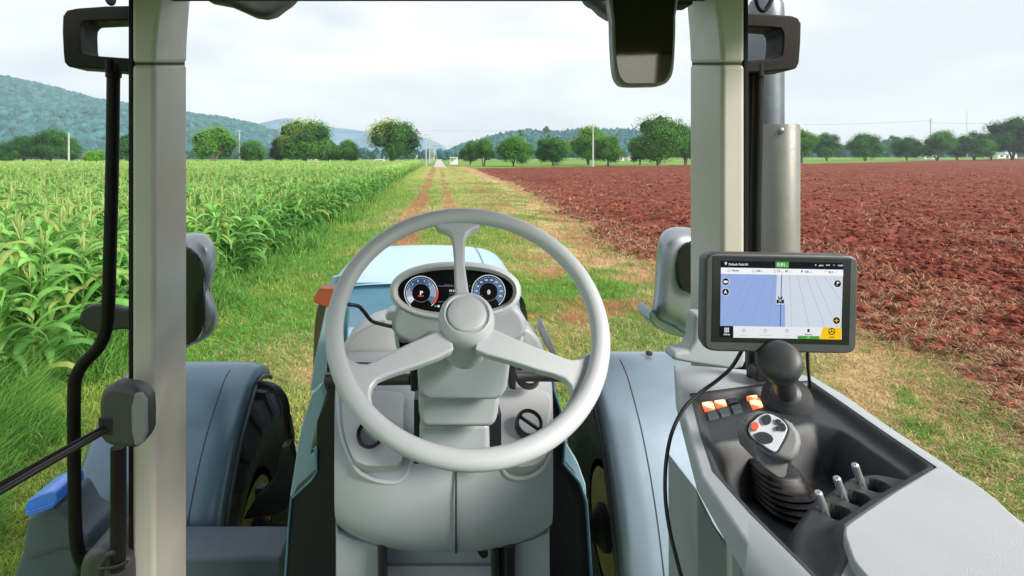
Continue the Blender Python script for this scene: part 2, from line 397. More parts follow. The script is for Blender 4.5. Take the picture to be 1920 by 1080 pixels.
NV = 8; variants = []
for i in range(NV):
    R = np.random.RandomState(100+i); hg = R.uniform(1.38, 1.62)
    variants.append((plant(200+i, hgt=hg), stalkg(R, hg), tasselg(R, hg)))
meshes = []
for i, (a, b, c) in enumerate(variants):
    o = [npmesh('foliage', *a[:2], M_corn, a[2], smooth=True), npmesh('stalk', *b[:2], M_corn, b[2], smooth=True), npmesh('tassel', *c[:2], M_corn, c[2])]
    meshes.append([q.data for q in o])
    for q in o: bpy.data.objects.remove(q)
NI = 290
for i in range(NI):
    x, y = pts[i]; e = bpy.data.objects.new('maize_plant', None); e.empty_display_size = .1; C.objects.link(e)
    e.location = (x, y, 0); e.rotation_euler = (rs.uniform(-.05, .05), rs.uniform(-.05, .05), rs.rand()*2*PI); s_ = rs.uniform(.72, 1.2); e.scale = (s_, s_, s_)
    tag(e, 'green maize plant with arching leaves standing in the near rows of the field', 'maize plant', 'maize plants in the nearest rows')
    for nm, me in zip(('foliage', 'stalk', 'tassel'), meshes[rs.randint(NV)]):
        c = bpy.data.objects.new(nm, me); C.objects.link(c); c.parent = e
def scatter(gens, P2, zs, smin, smax, cj=.25):
    Vs, Fs, Cs = [], [], []; off = 0; which = rs.randint(len(gens), size=len(P2))
    for i, (v, f, c) in enumerate(gens):
        q = P2[which == i]; n = len(q)
        if not n: continue
        th = rs.rand(n)*2*PI; s = rs.uniform(smin, smax, n)[:, None, None]; cs, sn = np.cos(th)[:, None], np.sin(th)[:, None]
        A = v[None]*s; B = np.stack([A[..., 0]*cs-A[..., 1]*sn+q[:, :1], A[..., 0]*sn+A[..., 1]*cs+q[:, 1:2], A[..., 2]+zs], -1)
        Vs.append(B.reshape(-1, 3)); Fs.append((f[None]+(np.arange(n)*len(v))[:, None, None]).reshape(-1, f.shape[1])+off); off += n*len(v)
        Cs.append((c[None]*(1+cj*(rs.rand(n, 1, 1)-.5))).reshape(-1, 3))
    return np.concatenate(Vs), np.concatenate(Fs), np.concatenate(Cs)
def comb(gs):
    V = np.concatenate([g[0] for g in gs]); o = np.cumsum([0]+[len(g[0]) for g in gs[:-1]]); return V, np.concatenate([g[1]+k for g, k in zip(gs, o)]), np.concatenate([g[2] for g in gs])
mid = [comb([plant(300+i, 11, 4, False, 1.5, 1.15), tasselg(np.random.RandomState(i), 1.5, 6)]) for i in range(5)]
far = [comb([plant(400+i, 8, 3, False, 1.5, 2.2), tasselg(np.random.RandomState(i), 1.5, 4)]) for i in range(4)]
A = scatter(mid, pts[NI:], 0, .76, 1.16)
yv = np.sqrt(rs.uniform(42**2, 132**2, 9500)); xv = -4.3-rs.rand(len(yv))*(.92*yv-4.3)
edge = np.stack([-4.2-rs.rand(1500)*1.2, rs.uniform(40, 132, 1500)], -1)
B = scatter(far, np.concatenate([np.stack([xv, yv], -1), edge]), 0, .85, 1.12)
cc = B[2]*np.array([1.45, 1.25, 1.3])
V = np.concatenate([A[0], B[0]]); Fq = np.concatenate([A[1], B[1]+len(A[0])])
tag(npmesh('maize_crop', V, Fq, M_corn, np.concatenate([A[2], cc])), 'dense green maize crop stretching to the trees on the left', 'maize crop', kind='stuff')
M_under = groundmat('maize_litter', (.03, .07, .015), (.10, .16, .035), .7)
xs = np.array([-130, -60, -20, -8, -4.6]); ys = np.geomspace(3, 134, 12)
tag(gridsheet('maize_ground', xs, ys, lambda x, y: 0*x+.012, M_under), kind='structure')
# the gravel road beyond the track
M_road = groundmat('pale_gravel', (.36, .34, .31), (.48, .45, .41), .6)
q = MB(); q.add([(-1.1, 128, .02), (1.8, 128, .02), (2.2, 700, .02), (-1.6, 700, .02)], [(0, 1, 2, 3)]); tag(q.build('gravel_road', M_road), kind='structure')

# ------------------------------------------------------------------ hills
M_hill = groundmat('hill_forest_floor', (.02, .055, .03), (.05, .10, .04), .02, .3)
def ridge(name, prof, y0, y1, mat, rough, seed, step=9):
    u = np.array([p[0] for p in prof]); h = np.array([(V0-p[1])/F*y1+H for p in prof])
    us = np.linspace(u[0], u[-1], int((u[-1]-u[0])/step)); hh = np.interp(us, u, h)
    ss = np.linspace(0, 1.35, 44); UU, SS = np.meshgrid(us, ss); HH = np.interp(UU, u, h)
    Y = y0+(y1-y0)*SS; X = (UU-U0)/F*y1*(.75+.25*np.minimum(SS, 1.1))
    prf = np.where(SS < 1, np.sin(PI/2*np.clip(SS, 0, 1))**1.15, np.cos((SS-1)/.35*PI/2)**.8)
    Z = HH*prf+(fbm(X, Y, 260, 5, seed)-.5)*rough*np.sin(PI*np.clip(SS, 0, 1))*2-3*(SS < .02)
    n, m = X.shape; idx = np.arange(n*m).reshape(n, m)
    Q = np.stack([idx[:-1, :-1], idx[:-1, 1:], idx[1:, 1:], idx[1:, :-1]], -1).reshape(-1, 4)
    o = npmesh(name, np.stack([X, Y, Z], -1).reshape(-1, 3), Q, mat, smooth=True); tag(o, kind='structure')
    def samp(n):
        a = rs.uniform(0, X.shape[1]-1.001, n); b = rs.uniform(0, 33, n); i = a.astype(int); j = b.astype(int); fa, fb = a-i, b-j
        g = lambda A: (A[j, i]*(1-fa)+A[j, i+1]*fa)*(1-fb)+(A[j+1, i]*(1-fa)+A[j+1, i+1]*fa)*fb
        return np.stack([g(X), g(Y), g(Z)], -1)
    return samp
M_wood = leafmat('woodland_canopy', 0, .95, spec=.0)
HC1, HC2 = np.array([.020, .075, .080]), np.array([.05, .150, .150])  # foliage colours with the blue of distant haze mixed in
def forest(samp, n, r0, r1, name, label, lift=.3, sq=.9):
    p = samp(n); p = p[p[:, 2] > 1]; r = rs.uniform(r0, r1, len(p)); p[:, 2] += r*lift
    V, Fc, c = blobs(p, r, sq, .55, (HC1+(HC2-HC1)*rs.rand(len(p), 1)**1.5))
    return tag(npmesh(name, V, Fc, M_wood, c), label, 'woodland', kind='stuff')
s1 = ridge('left_hill', [(-500, 120), (-200, 135), (0, 150), (60, 161), (120, 176), (190, 196), (240, 203), (355, 221), (420, 228), (480, 241), (540, 262), (620, 285), (680, 293)], 620, 1150, M_hill, 26, 3)
forest(s1, 15000, 4.5, 9.5, 'hillside_forest', 'dense green forest tinted haze blue covering the long hill on the left')
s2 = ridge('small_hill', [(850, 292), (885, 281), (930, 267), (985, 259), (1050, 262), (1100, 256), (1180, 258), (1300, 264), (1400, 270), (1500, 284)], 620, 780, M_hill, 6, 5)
forest(s2, 4200, 3.0, 8.0, 'hilltop_woodland', 'green trees tinted haze blue crowding the low hill beyond the road', .5, 1.1)
M_far = groundmat('hazed_far_forest', (.07, .16, .24), (.11, .22, .30), .01, .1)  # aerial haze put straight into the forest colour
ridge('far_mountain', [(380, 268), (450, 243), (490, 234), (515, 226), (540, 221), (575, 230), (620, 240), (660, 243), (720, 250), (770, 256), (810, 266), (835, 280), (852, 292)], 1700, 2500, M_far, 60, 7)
# distant tree line on the right and in the gaps
def line(n, u0, u1, ya, yb, r0, r1, lay, top=1.0):
    u = rs.uniform(u0, u1, n); y = rs.uniform(ya, yb, n); z = rs.uniform(0, lay, n)*(.45+.75*fbm(u, u*0, 60, 3, 90))
    return np.stack([(u-U0)/F*y, y, z+1], -1), rs.uniform(r0, r1, n)
a, ra = line(2600, 1380, 2300, 470, 520, 1.6, 3.6, 15); b, rb = line(1500, -400, 900, 520, 600, 1.6, 3.4, 9); c, rc = line(260, 825, 1300, 380, 400, 1.2, 2.2, 5)
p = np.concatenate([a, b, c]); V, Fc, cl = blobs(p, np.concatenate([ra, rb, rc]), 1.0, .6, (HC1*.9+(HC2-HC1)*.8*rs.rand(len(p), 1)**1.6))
tag(npmesh('distant_tree_line', V, Fc, M_wood, cl), 'distant dark line of woodland tinted haze blue behind the roadside trees', 'woodland', kind='stuff')

# ------------------------------------------------------------------ trees
M_crown = leafmat('tree_leaves', .25, .75, spec=.10); M_bark = pm('grey_brown_bark', (.13, .10, .08), .9, var=.3, bump=.5, bs=12)
G1, G2, G3 = np.array([.025, .095, .022]), np.array([.14, .38, .025]), np.array([.36, .42, .05])
def tree(u, vtop, vbase, wpx, y, label, bright=.4, lean=0, dens=1.0, open_=.0, seed=0, stems=3, lit_flush=0, lump=1.0, gapl=0):
    R = np.random.RandomState(seed+1000); x = (u-U0)/F*y; z0 = float(gz(x, y)) if y < 420 else 0
    ht = H-(vtop-V0)/F*y-z0; rw = wpx/F*y/2
    e = empty('broadleaf_tree', (x, y, z0), label, 'tree', 'trees standing beyond the fields')
    # crown of clustered lobes
    zc = ht*.51; rz = ht*.50; nb = int(26*lump); lob = []
    for i in range(nb):
        a = R.rand()*2*PI; w = math.acos(R.uniform(-.80, 1)); rr = R.uniform(.50, .74)
        if gapl and math.cos(a) < -.1 and math.cos(w) < -.15: continue
        lob.append((math.cos(a)*math.sin(w)*rr*rw+lean*rw, math.sin(a)*math.sin(w)*rr*rw, zc+math.cos(w)*rr*rz, R.uniform(.34, .50)*min(rw, rz*1.15)))
    lob.append((0, 0, zc+.1*rz, .62*min(rw, rz)))
    lob = np.array(lob); per = int(420*dens); n = len(lob)*per
    d = R.randn(n, 3); d /= np.linalg.norm(d, axis=1)[:, None]; rad = np.repeat(lob[:, 3], per)*R.uniform(.58, 1.08, n)*np.where(R.rand(n) < .12, 1.15, 1)
    c = np.repeat(lob[:, :3], per, 0)+d*rad[:, None]*np.array([1, 1, .85])
    nrm = d+R.randn(n, 3)*.45; nrm /= np.linalg.norm(nrm, axis=1)[:, None]
    t1 = np.cross(nrm, R.randn(n, 3)); t1 /= np.linalg.norm(t1, axis=1)[:, None]; t2 = np.cross(nrm, t1)
    sz = (R.uniform(.13, .30, n)*(ht/13)**.6)[:, None]
    V = np.stack([c-t1*sz, c-t2*sz*.6, c+t1*sz, c+t2*sz*.6], 1).reshape(-1, 3); Fq = np.arange(n*4).reshape(n, 4)
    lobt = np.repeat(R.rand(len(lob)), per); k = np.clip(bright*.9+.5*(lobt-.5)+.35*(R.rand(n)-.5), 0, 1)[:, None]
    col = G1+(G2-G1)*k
    if lit_flush:
        f = (np.clip((c[:, 2]-zc)/rz*.9-c[:, 0]/rw*1.1+.25*R.randn(n)-.15, 0, 1)*lit_flush)[:, None]; col = col*(1-f)+(G3*(.7+.5*R.rand(n, 1)))*f  # yellow-green leaf flush, also painting the sunlit upper left into the leaves
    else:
        f = (np.clip((c[:, 2]-zc)/rz+.3*R.randn(n)-.45, 0, 1)*bright*.8)[:, None]; col = col*(1-f)+np.array([.26, .50, .05])*f  # crown tops coloured lighter, as if lit from above
    V2, F2, C2 = blobs(lob[:, :3], lob[:, 3]*.62, .85, .3, np.tile([[.022, .06, .018]], (len(lob), 1)))  # dark cores colour in the shade inside the crown
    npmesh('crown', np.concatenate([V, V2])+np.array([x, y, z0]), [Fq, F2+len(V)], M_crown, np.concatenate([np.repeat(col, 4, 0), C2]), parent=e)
    mb = MB()
    for i in range(stems):
        a = 2*PI*i/stems+R.rand(); sp = rw*R.uniform(.25, .5)
        b = Vector((R.uniform(-.2, .2), R.uniform(-.2, .2), -.1)); tp = Vector((math.cos(a)*sp+lean*rw*.6, math.sin(a)*sp, zc*R.uniform(.85, 1.1)))
        md = b.lerp(tp, .45)+Vector((0, 0, ht*.03))-Vector((math.cos(a), math.sin(a), 0))*rw*.04
        mb.tube([b, md, tp], [ht*.022, ht*.016, ht*.006], 7, smooth=4)
        for j in range(2):
            a2 = a+R.uniform(-1.2, 1.2); mb.tube([md.lerp(tp, .3*j+.1), tp+Vector((math.cos(a2)*rw*.35, math.sin(a2)*rw*.35, rz*.1))], [ht*.010, ht*.004], 5)
    mb.v = [(q[0]+x, q[1]+y, q[2]+z0) for q in mb.v]; mb.build('trunk', M_bark, e)
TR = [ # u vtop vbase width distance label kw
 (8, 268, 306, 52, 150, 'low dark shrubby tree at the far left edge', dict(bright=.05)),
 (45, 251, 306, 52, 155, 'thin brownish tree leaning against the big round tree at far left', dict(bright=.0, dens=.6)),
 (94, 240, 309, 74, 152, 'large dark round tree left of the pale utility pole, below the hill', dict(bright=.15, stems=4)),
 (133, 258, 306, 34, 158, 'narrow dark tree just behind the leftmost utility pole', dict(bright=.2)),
 (178, 280, 307, 42, 140, 'small bright yellow green tree beside the black grab rail', dict(bright=.9, lit_flush=.7)),
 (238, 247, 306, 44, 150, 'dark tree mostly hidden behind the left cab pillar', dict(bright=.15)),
 (400, 235, 304, 94, 150, 'broad bright green dome tree just right of the left cab pillar', dict(bright=.75, lit_flush=.25, stems=4)),
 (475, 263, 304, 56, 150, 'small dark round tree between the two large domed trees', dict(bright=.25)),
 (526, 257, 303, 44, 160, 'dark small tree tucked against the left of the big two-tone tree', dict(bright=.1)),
 (572, 219, 303, 112, 158, 'largest tree on the left with a bright left side and dark right side', dict(bright=.45, lit_flush=.8, stems=4, lump=1.3)),
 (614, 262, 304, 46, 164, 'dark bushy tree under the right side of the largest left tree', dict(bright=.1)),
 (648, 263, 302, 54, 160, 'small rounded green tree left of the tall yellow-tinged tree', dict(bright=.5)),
 (735, 218, 304, 112, 150, 'tall mushroom-shaped tree with yellow-green upper left, beside the road poles', dict(bright=.22, lit_flush=1.0, lump=1.4, gapl=1, stems=4)),
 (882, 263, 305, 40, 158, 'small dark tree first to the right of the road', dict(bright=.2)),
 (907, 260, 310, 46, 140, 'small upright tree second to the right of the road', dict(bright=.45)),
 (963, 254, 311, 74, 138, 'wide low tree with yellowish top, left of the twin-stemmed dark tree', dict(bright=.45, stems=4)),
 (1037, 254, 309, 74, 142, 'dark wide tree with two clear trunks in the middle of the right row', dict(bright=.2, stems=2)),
 (1103, 233, 303, 78, 168, 'bright domed tree directly behind the pole on the right row', dict(bright=.75, lit_flush=.3, lump=1.2)),
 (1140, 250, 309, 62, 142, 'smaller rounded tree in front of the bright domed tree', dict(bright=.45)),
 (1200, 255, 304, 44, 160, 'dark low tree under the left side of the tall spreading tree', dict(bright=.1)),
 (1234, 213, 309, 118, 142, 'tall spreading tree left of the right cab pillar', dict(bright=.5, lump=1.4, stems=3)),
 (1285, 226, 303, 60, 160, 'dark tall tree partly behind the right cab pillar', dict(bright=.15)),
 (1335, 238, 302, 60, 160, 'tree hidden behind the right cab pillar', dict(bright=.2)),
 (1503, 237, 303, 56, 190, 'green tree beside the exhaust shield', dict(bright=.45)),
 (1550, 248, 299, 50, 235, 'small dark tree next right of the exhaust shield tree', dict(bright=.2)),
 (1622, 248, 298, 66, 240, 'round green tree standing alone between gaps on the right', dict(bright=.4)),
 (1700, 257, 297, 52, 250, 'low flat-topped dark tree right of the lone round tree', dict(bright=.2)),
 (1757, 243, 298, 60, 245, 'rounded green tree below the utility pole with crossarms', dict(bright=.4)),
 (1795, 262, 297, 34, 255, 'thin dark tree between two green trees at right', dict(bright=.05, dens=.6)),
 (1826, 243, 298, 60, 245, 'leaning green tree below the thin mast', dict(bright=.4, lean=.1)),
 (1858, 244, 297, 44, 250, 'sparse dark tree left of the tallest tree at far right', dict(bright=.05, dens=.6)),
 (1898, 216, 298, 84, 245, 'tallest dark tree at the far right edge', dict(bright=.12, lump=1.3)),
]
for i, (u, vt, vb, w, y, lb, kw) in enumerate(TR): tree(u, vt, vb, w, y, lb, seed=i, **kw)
# two slender emergent trees on the low hill
for i, (u, vt, y) in enumerate(((1025, 226, 520), (977, 236, 520))):
    tree(u, vt, 262, 16+2*i, y, ('thin wispy tree sticking up above the low hill', 'small spiky tree left of the wispy one on the low hill')[i], bright=.1, seed=70+i, dens=.35, lump=.5)
# palm-like umbrella tree at right
tree(1678, 242, 292, 30, 420, 'slender umbrella-topped tree in the distance behind the right row', bright=.1, seed=90, dens=.4, lump=.5)

# ------------------------------------------------------------------ poles, wires, houses
M_conc = pm('weathered_concrete', (.42, .42, .40), .85, var=.15, bump=.2, bs=40); M_wire = pm('dark_wire', (.05, .05, .06), .6)
def pole(u, vt, y, label, r=.15, arms=0, mast=False):
    x = (u-U0)/F*y; z0 = float(gz(x, y)); h = H-(vt-V0)/F*y-z0
    e = empty('utility_pole' if not mast else 'radio_mast', (x, y, z0), label, 'utility pole' if not mast else 'mast', 'poles beyond the fields')
    q = MB(); q.loft([[Vector((x+sx*k, y+sy*k, z)) for sx, sy in ((-1, -1), (1, -1), (1, 1), (-1, 1))] for z, k in ((z0, r*1.2), (z0+h, r*.75))]); q.build('shaft', M_conc, e, bevel=.02)
    for a in range(arms):
        q = MB(); q.box((x, y-r-.06, z0+h-.45-a*1.0), 2.0, .1, .12)
        for dx in (-.9, -.3, .3, .9): q.lathe((x+dx, y-r-.06, z0+h-.39-a*1.0), (0, 0, 1), [(0, .05), (.1, .07), (.18, .03)], 8)
        q.build('crossarm', M_conc, e)
pole(129, 248, 140, 'pale concrete utility pole between the dark trees at far left')
pole(449, 243, 160, 'thin grey utility pole left of the small dark round tree', arms=1)
pole(1112, 231, 135, 'tall pale utility pole in front of the bright domed tree')
pole(1745, 222, 270, 'utility pole with crossarms above the right tree row', .2, arms=2)
pole(1813, 206, 330, 'tall thin lattice mast at the right', .12, mast=True)
for i, (u, vt, y) in enumerate(((799, 250, 150), (805, 256, 190), (808, 262, 230), (812, 267, 280), (815, 271, 330), (818, 275, 400))):
    pole(u, vt, y, ('nearest', 'second nearest', 'third nearest', 'fourth nearest', 'fifth nearest', 'farthest')[i]+' of the roadside poles receding along the gravel road', .13, arms=1)
q_ = [(1505, 234, 1745, 226, 'wire running right from the exhaust stack to the crossarm pole'), (1745, 230, 1960, 231, 'wire running right from the crossarm pole across the sky'),
      (449, 247, 800, 246, 'long wire crossing behind the two largest left trees'), (800, 245, 1112, 243, 'wire crossing the sky above the gravel road'), (800, 272, 905, 273, 'lower wire crossing above the gravel road')]
for u1, v1, u2, v2, lb in q_:
    y = 240; a = P(u1, v1, y/S); b = P(u2, v2, y/S); q = MB(); q.tube([a.lerp(b, t)-Vector((0, 0, math.sin(PI*t)*.35)) for t in [k/10 for k in range(11)]], .035, 5)
    tag(q.build('power_line', M_wire), lb, 'power line', 'overhead wires')
M_wall = pm('whitewash', (.72, .72, .70), .8, var=.06, bump=.1, bs=20); M_roof1 = pm('rust_roof', (.30, .13, .09), .7, var=.2); M_roof2 = pm('grey_roof', (.35, .40, .45), .6); M_dark = pm('dark_opening', (.03, .035, .04), .6)
def house(u, v, wpx, hpx, y, label, roof, kind='farmhouse'):
    x = (u-U0)/F*y; z0 = max(float(gz(x, y)), 0)-.1; w = wpx/F*y; h = hpx/F*y
    e = empty(kind, (x, y, z0), label, 'house' if kind == 'farmhouse' else 'shelter', 'small buildings far beyond the fields')
    q = MB(); q.box((x, y, z0+h*.33), w, w*.7, h*.66); q.build('wall', M_wall, e)
    q = MB(); o = .08*w; q.prism([(x-w/2-o, y-w*.4, z0+h*.663), (x+w/2+o, y-w*.4, z0+h*.663), (x+w*.36, y-w*.02, z0+h), (x-w*.36, y-w*.02, z0+h)], (0, .04*w, 0)); q.prism([(x-w/2-o, y+w*.4, z0+h*.663), (x+w/2+o, y+w*.4, z0+h*.663), (x+w*.36, y+.02*w, z0+h), (x-w*.36, y+.02*w, z0+h)], (0, -.04*w, 0))
    q.box((x, y, z0+h*.70), w*.9, w*.6, h*.07); q.build('roof', roof, e)
    for dx in (-.28, .26): q = MB(); q.box((x+dx*w, y-w*.35-.03, z0+h*.34), w*.16, .08, h*.26); q.build('window', M_dark, e)
    q = MB(); q.box((x, y-w*.35-.03, z0+h*.25), w*.13, .08, h*.48); q.build('door', M_dark, e)
for a in ((1158, 301, 20, 10, 260, 'small white house with red roof behind the pole on the right', M_roof1), (1187, 300, 22, 9, 265, 'low cream house with brown roof left of the tall spreading tree', M_roof1),
          (590, 300, 14, 5, 270, 'white house glimpsed under the largest left tree', M_roof2), (712, 300, 18, 5, 290, 'long low white house left of the mushroom-shaped tree', M_roof2),
          (1738, 296, 24, 9, 300, 'pale shed behind the rounded green tree at right', M_roof2), (1876, 292, 36, 12, 330, 'grey roofed building behind the far right tree', M_roof2), (1380, 300, 18, 9, 280, 'small house behind the right cab pillar', M_roof1)): house(*a)
# roadside shelter
y = 170; x = (851-U0)/F*y; e = empty('bus_shelter', (x, y, 0), 'small white roadside shelter just right of the gravel road', 'shelter')
q = MB(); q.box((x, y, 2.25), 2.6, 2.0, .16); q.build('roof', M_wall, e, bevel=.03)
q = MB(); q.box((x, y+.9, 1.1), 2.3, .12, 2.1); q.build('back_wall', M_wall, e)
for dx in (-1.1, 0, 1.1): q = MB(); q.box((x+dx, y-.85, 1.08), .12, .12, 2.16); q.build('post', M_wall, e)
q = MB(); q.box((x, y-.85, .6), 2.3, .06, .12); q.build('rail', M_wall, e)
# ================================================================== THE TRACTOR
m_light = pm('light_grey_moulding', srgb(190, 193, 196), .42, var=.03, bump=.03, bs=700)
m_wheel = pm('steering_wheel_plastic', srgb(186, 190, 195), .38, var=.02, bump=.02, bs=500)
m_grey = pm('grey_moulding', srgb(154, 162, 166), .45, var=.04, bump=.05, bs=900)
m_cool = pm('cool_grey_moulding', srgb(164, 171, 176), .42, var=.04, bump=.05, bs=900)
m_tan = pm('tan_cab_trim', (.30, .20, .11), .7, var=.25)
m_pillar = pm('warm_grey_pillar_paint', srgb(176, 172, 163), .40, var=.03, bump=.03, bs=400, coat=.15)
m_black = pm('black_plastic', (.012, .012, .013), .45, var=.15, bump=.08, bs=700)
m_steel = pm('black_painted_steel', (.012, .011, .010), .48, var=.2, bump=.08, bs=200, spec=.12)
m_dgrey = pm('charcoal_plastic', (.042, .044, .047), .42, var=.1, bump=.10, bs=1400)
m_tray = pm('charcoal_textured_tray', (.032, .036, .042), .50, var=.08, bump=.14, bs=1600)
m_head = pm('black_headliner', (.02, .02, .02), .9)
m_blue = pm('pale_blue_paint', (.36, .56, .68), .30, metal=0, coat=.4, var=.0, bump=0, rv=.0)
m_teal = pm('deep_teal_paint', (.09, .24, .33), .3, metal=.2, coat=.6, var=.03, bump=0, rv=.015)
m_fend = pm('fender_paint_shaded', (.085, .15, .21), .36, metal=.25, coat=.45, var=.04, bump=0, coatr=.25, rv=.02)  # left fender: same paint, with its shade put into a darker colour
m_fendr = pm('fender_paint_lit', (.22, .29, .36), .33, metal=.3, coat=.5, var=.03, bump=0, coatr=.2, rv=.02)  # right fender: same paint, with brighter light put into the colour
m_slate = pm('slate_grey_box', (.065, .09, .115), .5, var=.08, bump=.12, bs=900)
m_tyre = pm('tyre_rubber', (.018, .018, .019), .75, var=.25, bump=.25, bs=300)
m_rim = pm('ochre_wheel_rim', (.20, .13, .06), .5, var=.12)
m_silver = pm('silver_housing', (.30, .33, .36), .36, metal=.7, coat=.15, var=.02, bump=0, rv=.02)
m_exh = pm('brushed_exhaust_steel', (.15, .165, .185), .42, metal=.8, var=.12, vs=10, bump=.03, bs=120, rv=.04)
m_shield = pm('painted_exhaust_shield', (.16, .155, .14), .45, metal=.2, var=.08, vs=12, bump=.08, bs=120)
m_chrome = pm('chrome', (.85, .86, .88), .22, metal=.8, var=.03, bump=0)
m_orange = pm('orange_plastic', (.62, .13, .055), .4, bump=.03)
m_bluecap = pm('blue_plastic_cap', (.045, .20, .80), .25, coat=.5, bump=0)
m_pad = pm('pale_grey_vinyl', srgb(170, 175, 181), .55, var=.04, bump=.2, bs=900)
m_grip = pm('mid_grey_grip', (.19, .195, .20), .45, bump=.15, bs=1500)
m_plate = pm('pale_button_plate', srgb(205, 208, 218), .4, bump=.04)
m_btn = pm('dark_button', (.035, .045, .055), .4, bump=.02)
m_red = pm('red_button', (.70, .13, .06), .4)
m_seam = pm('seam_shadow_gap', (.05, .055, .06), .8)
m_mirror = pm('tinted_mirror_glass', (.22, .19, .15), .04, metal=1, var=.02, bump=0, rv=.01)
m_glossb = pm('black_glass', (.006, .006, .008), .12, coat=.3, var=.05, bump=0, rv=.02, spec=.3)
m_keyoff = pm('unlit_key', (.045, .065, .08), .3, bump=.02)

TR_ = empty('tractor', G(0, 1.0, H/S), 'tractor seen from the driver seat, pale blue hood, grey dashboard and white-grey steering wheel', 'tractor')
def px(pts, y): return [P(p[0], p[1], p[2] if len(p) > 2 else y) for p in pts]
def pprism(pts, y, thick, name, mat, parent=TR_, bevel=.006, taper=1, seg=3, dirv=(0, 1, 0), cm=0, sub=0):
    p = px(pts, y)
    if cm: p = catmull(p, cm, True)
    q = MB(); q.prism(p, Vector(dirv)*thick*S, taper=taper); return q.build(name, mat, parent, bevel=bevel*S, seg=seg)
def ptube(pts, y, rpx, name, mat, parent=TR_, n=16, smooth=6, flat=1):
    yy = y if not isinstance(y, (list, tuple)) else sum(y)/len(y)
    p = [P(a[0], a[1], a[2] if len(a) > 2 else y) for a in pts]; q = MB(); q.tube(p, rpx/F*yy*S, n, smooth=smooth, flat=flat); return q.build(name, mat, parent)

# ---- roof and pillars
q = MB(); q.prism([G(-.80, -.9, -.335), G(.80, -.9, -.335), G(.80, 1.10, -.322), G(.6, 1.17, -.320), G(-.6, 1.17, -.320), G(-.80, 1.10, -.322)], (0, 0, .13)); roof = q.build('roof', m_head, TR_, bevel=.02)
def pil(side):
    x0, x1 = (.557, .603); s = side
    def ring(v, dx=0, g=0):
        y0, y1 = 1.10, 1.243; z = lambda y: H-(v-V0)/F*y*S
        return [Vector((s*(x0-dx+g)*S, (y0+g)*S, z(y0))), Vector((s*(x1-g)*S, (y0+g)*S, z(y0))), Vector((s*(x1-g)*S, (y1-g)*S, z(y1))), Vector((s*(x0-dx*.7+g)*S, (y1-g)*S, z(y1)))]
    bot = 690 if s > 0 else 1300
    q = MB(); vs = [120.5, 300, 600, bot]; q.loft([ring(v) for v in vs]); o = q.build('front_pillar', m_pillar, TR_, bevel=.009*S, seg=4)
    q = MB(); q.loft([ring(v, d) for v, d in ((118.5, 0), (90, .001), (50, .005), (0, .012), (-40, .022))]); q.build('pillar_cap', m_pillar, o, bevel=.009*S, seg=4)
    q = MB(); q.loft([ring(v, 0, .004) for v in (123, 116)]); q.build('joint', m_seam, o)
    q = MB(); q.box(G(s*.6075, 1.17, .35), .009*S, .13*S, 1.5*S) if s < 0 else q.box(G(s*.6075, 1.17, .05), .009*S, .13*S, .86*S); q.build('window_seal', m_steel, o, bevel=.002)
pil(-1); pil(1)
pprism([(1304, 590), (1302, 640), (1291, 657), (1264, 661), (1260, 675), (1300, 683), (1380, 695), (1400, 682), (1400, 590)], 1.085, .045, 'pillar_foot', m_grey, bevel=.008, seg=4)
for k, pts in enumerate(([(345, -60), (376, -2), (425, 7), (450, 18), (472, 28), (492, 31), (512, 26), (530, 12), (552, -2), (575, -60)], [(1080, -60), (1100, 3), (1117, 9), (1130, 22), (1146, 32), (1170, 38), (1200, 34), (1230, 0), (1240, -60)])):
    o = pprism(pts, 1.30, .06, 'roof_lamp', m_dgrey, bevel=.02, seg=5, taper=.95)
o = pprism([(1262, -20), (1262, 9), (1300, 8), (1300, -20)], 1.16, .05, 'roof_trim', m_head, bevel=.003)
ptube([(1416, -30, 1.35), (1418, 0, 1.35), (1424, 16, 1.35), (1432, 20, 1.35), (1440, 12, 1.35), (1450, -8, 1.35)], 1.35, 4, 'roof_hook', m_steel)
ptube([(196, -20, 1.35), (200, -6, 1.35), (206, 5, 1.35), (212, 3, 1.35), (214, -20, 1.35)], 1.35, 5, 'roof_hook', m_steel)
q = MB(); q.prism([G(-.62, -.9, 1.32), G(.62, -.9, 1.32), G(.62, 1.22, 1.32), G(-.62, 1.22, 1.32)], (0, 0, -.04)); q.build('cab_floor', m_slate, TR_)
q = MB(); q.prism([G(-.62, -.9, .45), G(.62, -.9, .45), G(.62, -.9, 1.3), G(-.62, -.9, 1.3)], (0, -.04, 0)); q.build('rear_wall', m_tan, TR_)
q = MB(); q.prism([G(.62, -.9, .55), G(.62, .75, .55), G(.62, 1.2, .75), G(.62, 1.2, 1.3), G(.62, -.9, 1.3)], (.03, 0, 0)); q.build('side_wall', m_grey, TR_)
for s_ in (-1, 1):
    q = MB(); q.prism([G(s_*.60, -.85, -.335), G(s_*.70, -.85, -.335), G(s_*.64, -.85, .5), G(s_*.56, -.85, .5)], (0, -.06, 0)); q.build('rear_pillar', m_pillar, TR_, bevel=.01)
